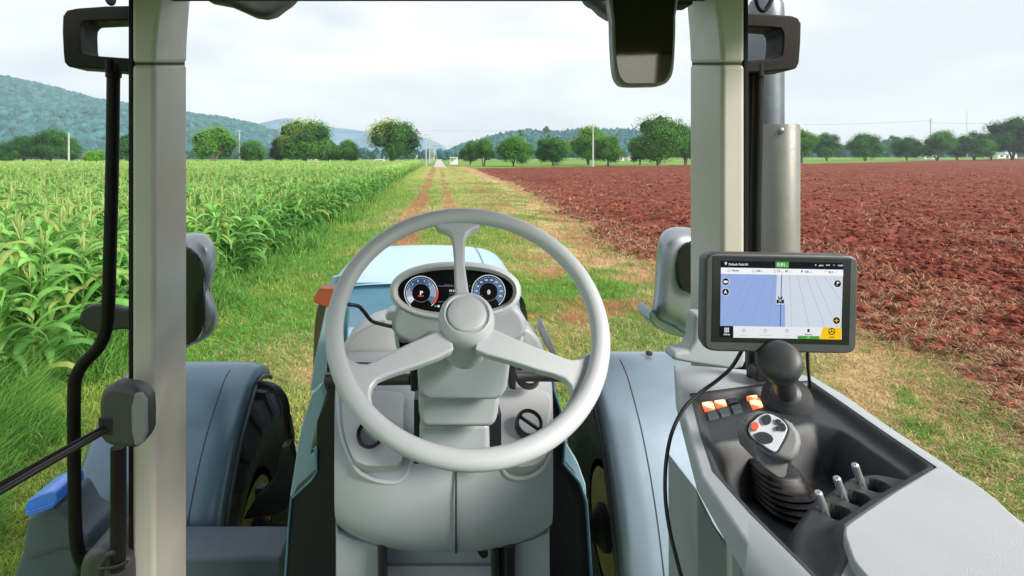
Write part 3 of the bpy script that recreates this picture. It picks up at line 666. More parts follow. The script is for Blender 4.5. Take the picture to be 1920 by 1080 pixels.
# ---- interior mirror
M_pl = Plane(P(1208, 60, .80), (-.10, -1, -.03))
def rr(cx, cy, w, h, r, k=6, skew=0):
    out = []
    for sx, sy, a0 in ((1, 1, 0), (-1, 1, 90), (-1, -1, 180), (1, -1, 270)):
        for j in range(k+1):
            a = math.radians(a0+90*j/k); out.append((cx+sx*(w/2-r)+math.cos(a)*r, cy+sy*(h/2-r)+math.sin(a)*r))
    return out
def mout(g): return [(1150+g, -45+g), (1148+g, 40), (1150+g, 100), (1154+g, 138-g), (1162+g, 155-g), (1176+g*.5, 161-g), (1215, 161-g), (1243-g*.5, 159-g), (1257-g, 148-g), (1264-g, 128-g), (1267-g, 80), (1268-g, 30), (1266-g, -45+g)]
im = MB(); im.prism([M_pl.hit(*a) for a in catmull([Vector((*p, 0)) for p in mout(0)], 3, True) for a in [(a.x, a.y)]], M_pl.n*-.03*S); im = im.build('interior_mirror', m_shield, TR_, bevel=.004)
q = MB(); q.add([M_pl.hit(a.x, a.y, .0015) for a in catmull([Vector((*p, 0)) for p in mout(5.5)], 3, True)], [tuple(range(39))]); q.build('mirror_glass', m_mirror, im)
q = MB(); q.tube([P(1208, 30, .84), P(1208, -30, .86), P(1215, -80, .9)], .012*S, 10); q.build('mirror_stem', m_black, im)
# ---- grab rails and mirror arms
o = ptube([(213, 120), (212, 200), (210, 330), (206, 480), (203, 575), (198, 620), (184, 652), (158, 680), (143, 706), (139, 740), (139, 860), (141, 980), (146, 1030), (158, 1060)], 1.22, 11.5, 'grab_rail', m_steel)
ptube([(207, 112, 1.2), (207, 134, 1.2)], 1.2, 9, 'collar', m_steel, o, smooth=0); ptube([(213, 130, 1.215), (213, 145, 1.215)], 1.2, 14, 'clamp_ring', m_steel, o, smooth=0)
o = ptube([(1422, 128), (1420, 250), (1417, 400), (1416, 560), (1416, 720)], 1.30, 9.5, 'grab_rail', m_steel)
ptube([(1423, 120, 1.28), (1423, 144, 1.28)], 1.28, 9, 'collar', m_steel, o, smooth=0)
ptube([(1407, 120, 1.32), (1407, 690, 1.32)], 1.3, 8, 'door_gasket', m_black, smooth=0)
def carm(outer, inner, y): pprism(outer+inner, y, .07, 'mirror_arm', m_steel, bevel=.004)
carm([(300, 9), (200, 11), (143, 15), (124, 19), (117, 30), (116, 60), (118, 100), (120, 117), (127, 125), (160, 127), (200, 131), (300, 141)], [(300, 113), (200, 106), (160, 103), (152, 98), (150, 88), (149, 60), (150, 47), (157, 40), (200, 38), (300, 36)], 1.27)
carm([(1345, 22), (1440, 26), (1484, 29), (1497, 33), (1503, 44), (1502, 80), (1499, 118), (1494, 128), (1484, 131), (1440, 134), (1345, 141)], [(1345, 117), (1440, 111), (1458, 108), (1466, 103), (1468, 90), (1469, 70), (1468, 60), (1463, 53), (1440, 51), (1345, 49)], 1.27)
q = MB(); q.prism([G(-.14, -.55, -.02), G(.14, -.55, -.02), G(.17, -.55, .22), G(.10, -.55, .34), G(-.10, -.55, .34), G(-.17, -.55, .22)], (0, -.12, 0)); q.build('headrest', m_slate, TR_, bevel=.03)
q = MB(); q.prism([G(-.24, -.50, .36), G(.24, -.50, .36), G(.27, -.45, 1.0), G(-.27, -.45, 1.0)], (0, -.14, 0)); q.build('seat_back', m_slate, TR_, bevel=.04)
# ---- exhaust
y = 1.9; cx = (1435-U0)/F*y; zt = lambda v, yy=1.9: (v-V0)/F*yy
q = MB(); c = G(cx, y, zt(640)); r0 = 31/F*y*S; Hh = (640-12)/F*y*S
q.lathe(c, (0, 0, 1), [(0, r0), (Hh*.6, r0), (Hh*.97, r0), (Hh, r0*.97), (Hh+r0*.35, r0*.82), (Hh+r0*.6, r0*.5), (Hh+r0*.68, .001)], 40); ex = q.build('exhaust_pipe', m_exh, TR_, ang=60)
y = 1.86; cx2 = (1458-U0)/F*y; q = MB(); c = G(cx2, y, zt(640, y)); r1 = 36/F*y*S; hh = (640-234)/F*y*S
q.lathe(c, (0, 0, 1), [(0, r1), (hh-.006, r1), (hh, r1-.004), (hh, r1-.012), (hh-.05, r1-.012)], 44); sh = q.build('heat_shield', m_shield, ex, ang=50)
q = MB(); a = math.radians(5); q.lathe(P(1464, 245, y-r1/S*.985), (0, -1, 0), [(0, .011), (.006, .011), (.009, .007), (.009, .001)], 16); q.build('bolt', m_exh, ex)
q = MB(); q.tube([P(1440, 600, 1.9), P(1380, 610, 1.6), P(1360, 610, 1.25)], .02, 10); q.build('bracket', m_steel, ex)
# ---- hood
hw = [(1.93, .365, .435), (2.1, .37, .435), (2.5, .375, .437), (2.75, .37, .440), (2.88, .35, .448), (2.96, .30, .475), (3.0, .26, .56), (3.02, .25, .8)]
prof = [(-.98, .75), (-1.04, .30), (-1.0, .07), (-.93, .035), (-.80, .018), (-.62, .008), (-.30, .002), (0, 0), (.30, .002), (.62, .008), (.80, .018), (.93, .035), (1.0, .07), (1.04, .30), (.98, .75)]
q = MB(); q.loft([[G(-.058+a*w_, y, d+b) for a, b in prof] for y, w_, d in hw], closed=False, cap=False); hood = q.build('hood', m_blue, TR_, sub=2, solid=.0)
for s_ in (-.66, .66):
    q = MB(); q.tube([G(-.058+s_*w_*1.0, y, d+.0085) for y, w_, d in hw[:5]], .0022, 6); q.build('crease', m_teal, hood)
q = MB(); q.prism([G(-.26, 1.7, .53), G(.16, 1.7, .53), G(.16, 2.85, .53), G(-.26, 2.85, .53)], (0, 0, -1.1)); q.build('engine_block', m_black, TR_, bevel=.02)
# rear cowl under the windscreen
X0, X1 = -.29, .245
q = MB(); q.loft([[G(x, y, d) for x in np.linspace(X0-.11+.0275*k, X1+.04-.007*k, 9)] for k, (y, d) in enumerate(((1.95, .438), (1.94, .47), (1.88, .50), (1.74, .515), (1.66, .515)))], closed=False, cap=False); cow = q.build('cowl', m_teal, TR_, sub=1)
q = MB(); q.loft([[G(x, y, d) for x in np.linspace(X0-.01, X1+.02, 9)] for (y, d) in ((1.66, .512), (1.64, .495), (1.60, .492), (1.52, .505), (1.49, .52), (1.485, .60))], closed=False, cap=False); q.build('cowl_lip', m_blue, cow, sub=2)
q = MB(); q.prism([G(X0, 1.485, .53), G(X1+.02, 1.485, .53), G(X1+.02, 1.47, .9), G(X0, 1.47, .9)], (0, -.03, 0)); q.build('cowl_seal', m_black, cow)
# ---- side panels and firewall
fw = pprism([(627, 690), (613, 745), (594, 791), (593, 840), (594, 886), (585, 900), (546, 936), (540, 1000), (534, 1090), (530, 1200), (1112, 1200), (1107, 1075), (1098, 940), (1086, 905), (1055, 870), (1057, 830), (1050, 770), (1037, 721), (1030, 690)], 1.24, .05, 'firewall', m_black, bevel=.003)
sp = pprism([(622, 520), (640, 516), (636, 600), (607, 730), (581, 733), (589, 680), (606, 600)], 1.50, .02, 'side_panel', m_blue, bevel=.003)
pprism([(640, 516), (654, 580), (650, 640), (633, 690), (615, 742), (594, 790), (588, 846), (580, 852), (578, 838), (592, 785), (607, 730), (636, 600)], 1.485, .03, 'inner_flange', m_teal, sp, bevel=.003)
pprism([(600, 725), (584, 740), (580, 754), (569, 787), (559, 828), (554, 865), (547, 910), (543, 934), (584, 899), (593, 884), (592, 842), (588, 850), (582, 852), (596, 791), (610, 745)], 1.36, .03, 'lower_flange', m_blue, sp, bevel=.004)
ptube([(594, 842), (594, 884), (585, 899), (546, 935), (540, 1000), (534, 1090), (531, 1160)], 1.235, 2.2, 'edge_trim', m_teal, sp, smooth=0, n=8)
sp = pprism([(1052, 800), (1060, 830), (1084, 869), (1098, 908), (1100, 932), (1087, 903), (1056, 870)], 1.30, .03, 'side_panel', m_blue, bevel=.003)
ptube([(1036, 700), (1038, 730), (1051, 770), (1058, 830), (1056, 869), (1087, 905), (1099, 940), (1108, 1075), (1112, 1160)], 1.235, 3, 'edge_trim', m_teal, sp, smooth=0, n=8)

# ---- fenders and wheels
def fender(x0, x1, prof, mat, inner, seamx, boltp):
    pr = catmull([Vector((0, a, b)) for a, b in prof], 5); xs = [x0, x0+.012, x0+.04, *np.linspace(x0+.09, x1-.09, 5), x1-.04, x1-.012, x1]
    drops = [.05, .016, .003, 0, 0, 0, 0, 0, .003, .016, .05]
    def nrm(i): t = (pr[min(i+1, len(pr)-1)]-pr[max(i-1, 0)]); return Vector((0, t.z, -t.y)).normalized()
    rows = []
    for i, p in enumerate(pr):
        n_ = nrm(i); 
        if n_.z > 0 and p.y > 1.5: n_ = n_
        n2 = Vector((0, -n_.y, -n_.z)) if (n_.z < 0) else n_
        rows.append([G(x, p.y+n2.y*d, p.z+n2.z*d) for x, d in zip(xs, drops)])
    q = MB(); q.loft(rows, closed=False, cap=False); f = q.build('fender', mat, TR_, ang=60, solid=.012)
    ix = -1 if inner > 0 else 0
    q = MB(); q.tube([r_[ix] for r_ in rows], .0085, 8); q.build('rubber_lip', m_dgrey, f)
    q = MB(); k = [i for i, p in enumerate(pr) if p.y < 1.86]; j = min(range(len(xs)), key=lambda a: abs(xs[a]-seamx))
    q.tube([rows[i][j]+Vector((seamx*S-rows[i][j].x, 0, .000)) for i in k], .0022, 6); q.build('seam', m_seam, f)
    q = MB(); q.lathe(P(*boltp), (0, -.35, 1), [(0, .013), (.004, .012), (.006, .008), (.006, .001)], 18); q.build('bolt', m_exh if mat == m_fend else m_black, f)
    return f
fender(-1.05, -.60, [(2.03, .745), (1.98, .722), (1.9, .70), (1.82, .715), (1.76, .75), (1.66, .835), (1.58, .94), (1.52, 1.06), (1.475, 1.2), (1.45, 1.4)], m_fend, 1, -.69, (436, 709, 1.83))
fender(.49, 1.02, [(2.1, .755), (1.98, .69), (1.9, .664), (1.82, .68), (1.76, .71), (1.66, .80), (1.58, .91), (1.52, 1.03), (1.475, 1.17), (1.45, 1.4)], m_fendr, -1, .60, (1217, 663, 1.87))
def wheel(x0, x1, cy, cd, R, face):
    c = G((x0+x1)/2, cy, cd); hwid = (x1-x0)/2*S; R *= S; ax = Vector((1, 0, 0))
    q = MB(); q.lathe(c, ax, [(-hwid*.72, R*.42), (-hwid*.95, R*.60), (-hwid, R*.80), (-hwid*.86, R*.92), (-hwid*.5, R*.955), (0, R*.965), (hwid*.5, R*.955), (hwid*.86, R*.92), (hwid, R*.80), (hwid*.95, R*.60), (hwid*.72, R*.42)], 64)
    o = q.build('wheel', m_tyre, TR_, ang=60)
    q = MB(); nl = 20
    for sd in (-1, 1):
        for k in range(nl):
            a = 2*PI*(k+(.5 if sd > 0 else 0))/nl; da = .19
            def pt(h, ang, r): return c+ax*(sd*h*hwid)+Vector((0, math.cos(ang), math.sin(ang)))*r
            path = [(.02, a+da, R*.94), (.45, a+da*.35, R*.945), (.86, a, R*.90), (1.0, a-.03, R*.78)]
            ring = []
            for h, ang, r in path:
                w_ = .055; th = R*.065 if h < .9 else R*.03
                ring.append([pt(h, ang-w_, r-.01), pt(h, ang+w_, r-.01), pt(h+(.02 if h > .8 else 0), ang+w_*.7, r+th), pt(h+(.02 if h > .8 else 0), ang-w_*.7, r+th)])
            q.loft(ring)
    q.build('tread', m_tyre, o, bevel=.004, seg=2)
    q = MB(); q.lathe(c, ax*face, [(hwid*.80, R*.43), (hwid*.80, R*.38), (hwid*.35, R*.34), (hwid*.35, R*.30), (hwid*.5, R*.26), (hwid*.55, R*.12), (hwid*.55, .001)], 48); q.build('rim', m_rim, o)
    q = MB(); q.lathe(c, ax*face, [(hwid*.5, R*.16), (hwid*.9, R*.15), (hwid*1.0, R*.1), (hwid*1.0, .001)], 24)
    for k in range(8):
        a = 2*PI*k/8; q.lathe(c+ax*face*hwid*.5+Vector((0, math.cos(a), math.sin(a)))*R*.2, ax*face, [(0, .014), (.02, .014), (.02, .001)], 6)
    q.build('hub', m_steel, o)
    q = MB(); q.tube([c, c+ax*face*.75], .05, 12); q.build('axle', m_steel, o)
wheel(-1.02, -.60, 1.96, 1.33, .50, 1); wheel(.55, .97, 1.98, 1.31, .50, -1)
o = ptube([(487, 720, 1.86), (505, 722, 1.80), (522, 732, 1.74), (535, 755, 1.72), (539, 800, 1.72), (542, 850, 1.70), (545, 880, 1.70)], 1.7, 6.5, 'fender_bracket', m_steel)
pprism([(528, 838), (543, 835), (552, 868), (551, 905), (540, 955), (515, 968), (455, 975), (480, 935), (500, 915), (520, 890), (524, 860)], 1.66, .04, 'bracket_plate', m_black, o, bevel=.004)
q = MB()
for k in range(7): q.prism(px([(478, 916+k*4.4), (507, 915+k*4.4), (505, 917+k*4.4), (477, 918.5+k*4.4)], 1.70), (0, .03, 0))
q.build('grille', m_dgrey, o)
# ---- fuel tank and filler
q = MB(); q.prism([G(-.99, 1.50, .985), G(-.385, 1.50, .985), G(-.385, 1.38, .987), G(-.99, 1.38, .987)], (0, 0, -.6)); tk = q.build('fuel_tank', m_slate, TR_, bevel=.012, seg=4)
o = pprism([(49, 972), (72, 955), (106, 946), (116, 960), (132, 990), (165, 1010), (140, 1090), (100, 1160), (-20, 1160), (22, 1086), (38, 1040), (44, 1000)], 1.34, .13, 'filler_neck', m_slate, tk, bevel=.014, seg=4)
o = pprism([(46, 950), (52, 938), (70, 930), (94, 922), (104, 923), (108, 932), (108, 944), (98, 954), (62, 967), (50, 969), (46, 964)], 1.31, .10, 'filler_cap', m_bluecap, tk, bevel=.010, seg=4)
ptube([(50, 960, 1.307), (70, 955, 1.307), (104, 943, 1.307)], 1.3, 1.3, 'cap_rim', m_bluecap, tk, smooth=0, n=6)
ptube([(52, 1050, 1.33), (110, 1030, 1.33), (175, 1028, 1.35), (240, 1027, 1.36)], 1.34, 1.2, 'tank_seam', m_seam, tk, smooth=0, n=6)
# ---- door hardware at the left pillar
hb = pprism([(181, 757), (186, 737), (198, 723), (214, 720), (245, 725), (265, 733), (275, 750), (277, 780), (276, 815), (268, 836), (250, 845), (215, 843), (192, 837), (183, 822)], 1.02, .045, 'hinge_housing', m_dgrey, bevel=.016, seg=5, taper=.97)
pprism([(184, 784), (210, 784), (210, 817), (184, 815)], 1.0185, .012, 'slot', m_black, hb, bevel=.001)
pprism([(252, 738), (262, 738), (272, 752), (273, 815), (266, 832), (252, 838), (246, 810), (245, 765)], 1.0175, .012, 'side_cap', m_grip, hb, bevel=.003)
sb = ptube([(207, 797, 1.03), (150, 828, .98), (70, 872, .92), (-60, 944, .84)], .95, 6.5, 'door_strut', m_steel, smooth=0)
ptube([(200, 806, 1.02), (150, 835, .97), (70, 881, .91), (-60, 957, .83)], .95, 6, 'strut_rod', m_black, sb, smooth=0)
gs = ptube([(222, 838), (222, 950), (221, 1066)], 1.08, 13.5, 'gas_spring', m_steel, smooth=0)
hb = pprism([(146, 1070), (152, 1050), (165, 1036), (188, 1029), (205, 1033), (243, 1052), (245, 1100), (240, 1150), (146, 1150)], 1.08, .10, 'lower_hinge', m_dgrey, bevel=.012, seg=4)
ptube([(190, 1085, 1.06), (192, 1060, 1.06), (202, 1042, 1.06), (214, 1036, 1.06)], 1.06, 5, 'hinge_strap', m_black, hb)
ptube([(186, 1066, 1.055), (215, 1063, 1.055), (240, 1052, 1.055)], 1.06, 3, 'hinge_pin', m_black, hb)
# ---- work lamps ahead of the pillars
def domed(pts, y, name, mat, cx, cy):
    p = [Vector((a.x, a.y, 0)) for a in catmull([Vector((*q_, 0)) for q_ in pts], 3, True)]; c = Vector((cx, cy, 0)); rings = []
    for s_, dy in ((.60, -.012), (.76, -.008), (.88, .008), (.955, .03), (1.0, .065), (1.0, .10), (.93, .15), (.75, .19), (.4, .205)):
        rings.append([P((c+(a-c)*s_).x, (c+(a-c)*s_).y, y+dy) for a in p])
    q = MB(); q.loft(rings); return q.build(name, mat, TR_, ang=70)
o = domed([(335, 448), (352, 439), (370, 436), (388, 441), (400, 455), (406, 478), (404, 505), (398, 530), (396, 545), (402, 562), (408, 585), (408, 605), (400, 622), (385, 635), (362, 645), (335, 640)], 1.56, 'work_lamp', m_silver, 352, 545)
pprism([(335, 462), (352, 467), (366, 479), (376, 496), (381, 515), (381, 600), (378, 620), (368, 638), (352, 647), (335, 645)], 1.535, .05, 'lens', m_glossb, o, bevel=.003, cm=0)
pprism([(147, 600), (150, 586), (160, 576), (178, 571), (198, 572), (216, 576), (245, 579), (345, 576), (345, 622), (245, 619), (218, 619), (200, 624), (178, 625), (158, 617), (149, 609)], 1.56, .03, 'lamp_arm', m_black, o, bevel=.008, seg=4, cm=2)
o = domed([(1330, 428), (1300, 428), (1275, 425), (1252, 429), (1238, 442), (1232, 465), (1229, 510), (1225, 560), (1222, 590), (1234, 606), (1260, 618), (1282, 632), (1330, 640)], 1.56, 'work_lamp', m_silver, 1300, 520)
pprism([(1330, 450), (1303, 452), (1288, 457), (1276, 472), (1270, 497), (1271, 525), (1278, 543), (1294, 550), (1330, 552)], 1.535, .03, 'lens', m_glossb, o, bevel=.003)
pprism([(1219, 584), (1224, 580), (1236, 598), (1262, 611), (1290, 622), (1330, 626), (1330, 648), (1290, 636), (1258, 628), (1230, 614), (1219, 600)], 1.585, .10, 'visor', m_silver, o, bevel=.006)

# ---- dashboard console
def crow(ve, vc, ye, yc, uL, uR, n=24, pw=2.0):
    out = []
    for i in range(n+1):
        s_ = -1+2*i/n; s2 = math.copysign(abs(s_)**.82, s_); u = (uL+uR)/2+s2*(uR-uL)/2; k = (1-abs(s_)**pw)
        out.append(P(u, ve+(vc-ve)*k**.8, ye+(yc-ye)*k))
    return out
rows = [crow(660, 660, 1.32, 1.32, 652, 1018), crow(690, 690, 1.25, 1.25, 634, 1030), crow(720, 720, 1.20, 1.19, 628, 1036), crow(780, 785, 1.155, 1.14, 627, 1037), crow(845, 858, 1.115, 1.09, 627, 1037), crow(880, 893, 1.098, 1.065, 627, 1037),
        crow(920, 940, 1.095, 1.055, 627, 1037), crow(960, 1000, 1.10, 1.06, 627, 1037), crow(975, 1026, 1.105, 1.075, 629, 1036), crow(985, 1037, 1.12, 1.095, 633, 1034), crow(985, 1036, 1.16, 1.14, 636, 1032)]
q = MB(); q.loft(rows, closed=False, cap=False); dash = q.build('dashboard', m_cool, TR_, sub=1)
q = MB(); q.tube([P(855, v, y_-.0035) for v, y_ in ((850, 1.094), (870, 1.080), (893, 1.067), (915, 1.059), (940, 1.055), (970, 1.056), (1000, 1.060), (1018, 1.069), (1030, 1.081), (1036, 1.094))], .0024, 6); q.build('centre_seam', m_seam, dash)
for pts, nm in (([(640, 745), (646, 810), (662, 857), (678, 869), (696, 873), (735, 873), (750, 868), (756, 850), (756, 770), (750, 735), (650, 735)], 'l'), ([(936, 735), (938, 850), (946, 868), (960, 874), (990, 874), (1012, 866), (1026, 848), (1028, 800), (1028, 735)], 'r')):
    pl = Plane(P(700, 800, 1.118), (0, -.62, .78)); q = MB(); q.prism([pl.hit(a.x, a.y) for a in catmull([Vector((*p, 0)) for p in pts], 3, True)], pl.n*-.05); q.build('vent_pod', m_light, dash, bevel=.008, seg=4)
for pts in ([(633, 735), (636, 785), (645, 830), (668, 879), (690, 895), (716, 903), (742, 904), (757, 896), (768, 877), (775, 856)], [(940, 872), (950, 890), (968, 897), (990, 895), (1010, 885), (1024, 868), (1032, 850)]):
    q = MB(); q.tube([P(u, v, float(np.interp(v, [720, 782, 850, 886, 930], [1.19, 1.14, 1.10, 1.078, 1.07]))-.004) for u, v in [(a.x, a.y) for a in catmull([Vector((*p, 0)) for p in pts], 4)]], .0045, 8); q.build('moulding_ridge', m_light, dash)
vp = Plane(P(694, 818, 1.105), (0, -.62, .78))
for (u, v, r_) in ((694, 818, 25), (991, 797, 25), (990, 706, 24)):
    pl = Plane(P(u, v, 1.108 if v > 750 else 1.165), (0.02, -.66, .75)); R_ = r_/F*1.1*S; c = pl.c+pl.n*.012
    q = MB(); q.lathe(c, pl.n, [(-.02, R_), (.004, R_), (.006, R_*.94), (.003, R_*.84), (-.008, R_*.80)], 36); vt = q.build('air_vent', m_black, dash)
    q = MB(); q.lathe(c, pl.n, [(-.009, R_*.8), (-.008, .001)], 30); q.build('vent_well', m_glossb, vt)
    q = MB(); a = pl.r*.8+pl.u*-.6; b = pl.n.cross(a)
    q.prism([c+a*(R_*.75*math.cos(t))+b*(R_*(.12+.62*math.sin(t)))+pl.n*.001 for t in [PI*k/14 for k in range(15)]], pl.n*-.008); q.prism([c+a*(R_*.75*math.cos(t))+b*(R_*(-.12-.62*math.sin(t)))-pl.n*.002 for t in [PI*k/14 for k in range(15)]], pl.n*-.008)
    q.build('vent_flap', m_light if u > 900 else m_silver, vt, bevel=.0015)
for pts, in (([(643, 655), (650, 640), (668, 622), (695, 606), (735, 594), (748, 600), (748, 720), (640, 720)],), ([(975, 610), (995, 617), (1013, 636), (1022, 658), (1028, 690), (1030, 720), (975, 720)],)):
    o = pprism(pts, 1.33, .10, 'cowl_pod', m_light, dash, bevel=.014, seg=4)
ptube([(645, 652, 1.33), (655, 636, 1.33), (672, 621, 1.33), (700, 606, 1.33), (722, 599, 1.33)], 1.3, 4, 'cowl_rim', m_light, dash)
pprism([(1016, 600), (1035, 640), (1046, 668), (1040, 672), (1024, 650), (1010, 618)], 1.34, .04, 'cowl_rim', m_grey, dash, bevel=.004)
pprism([(722, 588), (733, 583), (752, 588), (752, 604), (722, 602)], 1.12, .05, 'stalk_socket', m_light, dash, bevel=.006)
# legs and pedals
pprism([(629, 975), (636, 1000), (660, 1012), (710, 1025), (712, 1200), (629, 1200)], 1.13, .10, 'console_leg', m_cool, dash, bevel=.006)
pprism([(1030, 975), (1028, 1000), (1000, 1012), (966, 1022), (960, 1200), (1032, 1200)], 1.13, .10, 'console_leg', m_cool, dash, bevel=.006)
q = MB(); q.loft([[P(u, v, y_) for u in (722, 760, 855, 900, 930)] for v, y_ in ((1020, 1.20), (1060, 1.19), (1066, 1.175), (1120, 1.15), (1200, 1.14))], closed=False, cap=False); q.build('pedal_panel', m_grey, dash, solid=.01, bevel=.003)
for u0, u1 in ((924, 937), (945, 966), (709, 722)): pprism([(u0, 1022), (u1, 1022), (u1+2, 1200), (u0+1, 1200)], 1.10, .05, 'pedal_arm', m_black, bevel=.006, seg=4)
pprism([(895, 1025), (915, 1030), (916, 1046), (905, 1050), (896, 1040)], 1.11, .03, 'pedal_stop', m_black, bevel=.004)
# ---- steering column
col = pprism([(781, 690), (784, 662), (800, 648), (935, 648), (954, 660), (957, 690), (952, 728), (944, 745), (930, 752), (806, 752), (790, 745), (784, 728)], .90, .11, 'steering_column', m_grey, bevel=.014, seg=5, taper=.95)
pprism([(784, 740), (938, 740), (935, 775), (930, 797), (918, 803), (800, 803), (788, 797), (785, 775)], .935, .12, 'column_shroud', m_grey, col, bevel=.010, seg=4)
pprism([(786, 795), (918, 795), (919, 845), (919, 868), (786, 868)], .985, .10, 'column_base', m_grey, col, bevel=.010, seg=4)
pprism([(776, 750), (786, 750), (786, 870), (776, 870)], 1.02, .08, 'column_gap', m_black, col, bevel=.001); pprism([(918, 790), (940, 775), (940, 870), (918, 870)], 1.02, .08, 'column_gap', m_black, col, bevel=.001)
for pts in ([(768, 688), (781, 686), (783, 735), (770, 735)], [(955, 681), (967, 683), (968, 732), (955, 730)]): pprism(pts, .93, .05, 'clamp', m_black, col, bevel=.003)
ptube([(772, 711, .96), (700, 712, 1.0), (640, 712, 1.04), (614, 713, 1.06)], 1.0, 10, 'cross_rod', m_black, col, smooth=0); ptube([(616, 700, 1.06), (616, 727, 1.06)], 1.06, 7, 'rod_end', m_black, col, smooth=0)
ptube([(962, 705, .96), (1020, 705, 1.0), (1062, 706, 1.05)], 1.0, 10, 'cross_rod', m_black, col, smooth=0)
# ---- shroud under the instruments
pod = pprism([(748, 573), (738, 590), (733, 602), (733, 618), (742, 634), (765, 645), (790, 655), (940, 655), (965, 645), (982, 632), (989, 618), (987, 600), (977, 584), (965, 572), (940, 580), (900, 590), (853, 593), (800, 588)], .985, .13, 'instrument_cluster', m_grey, bevel=.012, seg=5, taper=.97)
pprism([(736, 610), (760, 640), (800, 656), (920, 656), (985, 630), (982, 650), (960, 672), (760, 672), (742, 658)], 1.01, .10, 'cluster_base', m_grey, pod, bevel=.012, seg=4)
IP = Plane(P(854, 546, 1.0), (0, -.93, .36))
def sell(a, b, n=72, ex=2.25, cu=854, cv=546):
    o = []
    for k in range(n):
        t = 2*PI*k/n; c_, s_ = math.cos(t), math.sin(t); o.append((cu+a*math.copysign(abs(c_)**(2/ex), c_), cv-b*math.copysign(abs(s_)**(2/ex), s_)))
    return o
q = MB(); q.loft([[IP.hit(*p, off) for p in sell(111+g, 43.5+g)] for g, off in ((-4, -.012), (-1, -.006), (1, .004), (4, .008), (8, .006), (10.5, -.004), (12, -.03), (12, -.09), (6, -.12))], cap=False); q.build('bezel', m_light, pod, ang=80)
q = MB(); q.add([IP.hit(*p, -.010) for p in sell(109, 42)], [tuple(range(72))]); q.build('display_glass', m_glossb, pod)
q = MB(); q.add([IP.hit(*p, -.12) for p in sell(117, 49.5)], [tuple(range(72))]); q.build('back_cover', m_grey, pod)
# text and flat graphics on a plane
def textmesh(s):
    cu = bpy.data.curves.new('t', 'FONT'); cu.body = s; cu.size = 1; cu.resolution_u = 3; ob = bpy.data.objects.new('t', cu); C.objects.link(ob)
    dg = bpy.context.evaluated_depsgraph_get(); me = bpy.data.meshes.new_from_object(ob.evaluated_get(dg))
    v = [w.co.copy() for w in me.vertices]; f = [tuple(p.vertices) for p in me.polygons]; bpy.data.objects.remove(ob); bpy.data.curves.remove(cu); bpy.data.meshes.remove(me); return v, f
class Gfx:
    def __init__(s, pl, slope=0.0): s.pl = pl; s.q = MB(); s.mats = []; s.sl = slope; s.z = .0008
    def mi(s, m):
        if m not in s.mats: s.mats.append(m)
        return s.mats.index(m)
    def poly(s, pts, m, off=0):
        s.q.add([s.pl.hit(u, v, s.z+off) for u, v in pts], [tuple(range(len(pts)))], s.mi(m)); return s
    def rect(s, u0, v0, u1, v1, m, off=0): k = s.sl*(u1-u0); return s.poly([(u0, v0), (u1, v0+k), (u1, v1+k), (u0, v1)], m, off)
    def disc(s, u, v, r, m, off=0, n=24): return s.poly([(u+r*math.cos(2*PI*k/n), v+r*math.sin(2*PI*k/n)) for k in range(n)], m, off)
    def arc(s, u, v, r0, r1, a0, a1, m, off=0, n=24):
        for k in range(n):
            a, b = math.radians(a0+(a1-a0)*k/n), math.radians(a0+(a1-a0)*(k+1)/n); c = lambda r, t: (u+r*math.cos(t), v-r*math.sin(t))
            s.poly([c(r0, a), c(r1, a), c(r1, b), c(r0, b)], m if not isinstance(m, list) else m[min(len(m)-1, int(k*len(m)/n))], off)
        return s
    def line(s, u0, v0, u1, v1, w, m, off=0):
        d = math.hypot(u1-u0, v1-v0); nx, ny = -(v1-v0)/d*w/2, (u1-u0)/d*w/2; return s.poly([(u0+nx, v0+ny), (u1+nx, v1+ny), (u1-nx, v1-ny), (u0-nx, v0-ny)], m, off)
    def text(s, st, u, v, h, m, off=.0004, al='l', bold=0):     # h: cap height in photo pixels
        V, f = textmesh(st); k = h/.69; w = max(p.x for p in V)*k; x0 = {'l': 0, 'c': -w/2, 'r': -w}[al]
        for dx in ([0] if not bold else [0, bold]):
            s.q.add([s.pl.hit(u+x0+p.x*k+dx, v-p.y*k+s.sl*(x0+p.x*k), s.z+off+dx*.0001) for p in V], f, s.mi(m))
        return s
    def build(s, name, parent): return s.q.build(name, s.mats, parent, smooth=False, recalc=False)
eW = em('glow_white', (.85, .88, .9)); eR = em('glow_red', (.85, .10, .05)); eG = em('glow_green', (.05, .45, .12)); eGy = em('glow_grey', (.25, .26, .28))
eB = [em('dial_blue_%s' % n_, c) for n_, c in (('deep', srgb(52, 84, 118)), ('mid', srgb(84, 116, 150)), ('pale', srgb(140, 165, 190)), ('white', srgb(205, 215, 225)))]
g = Gfx(IP); g.z = -.0095
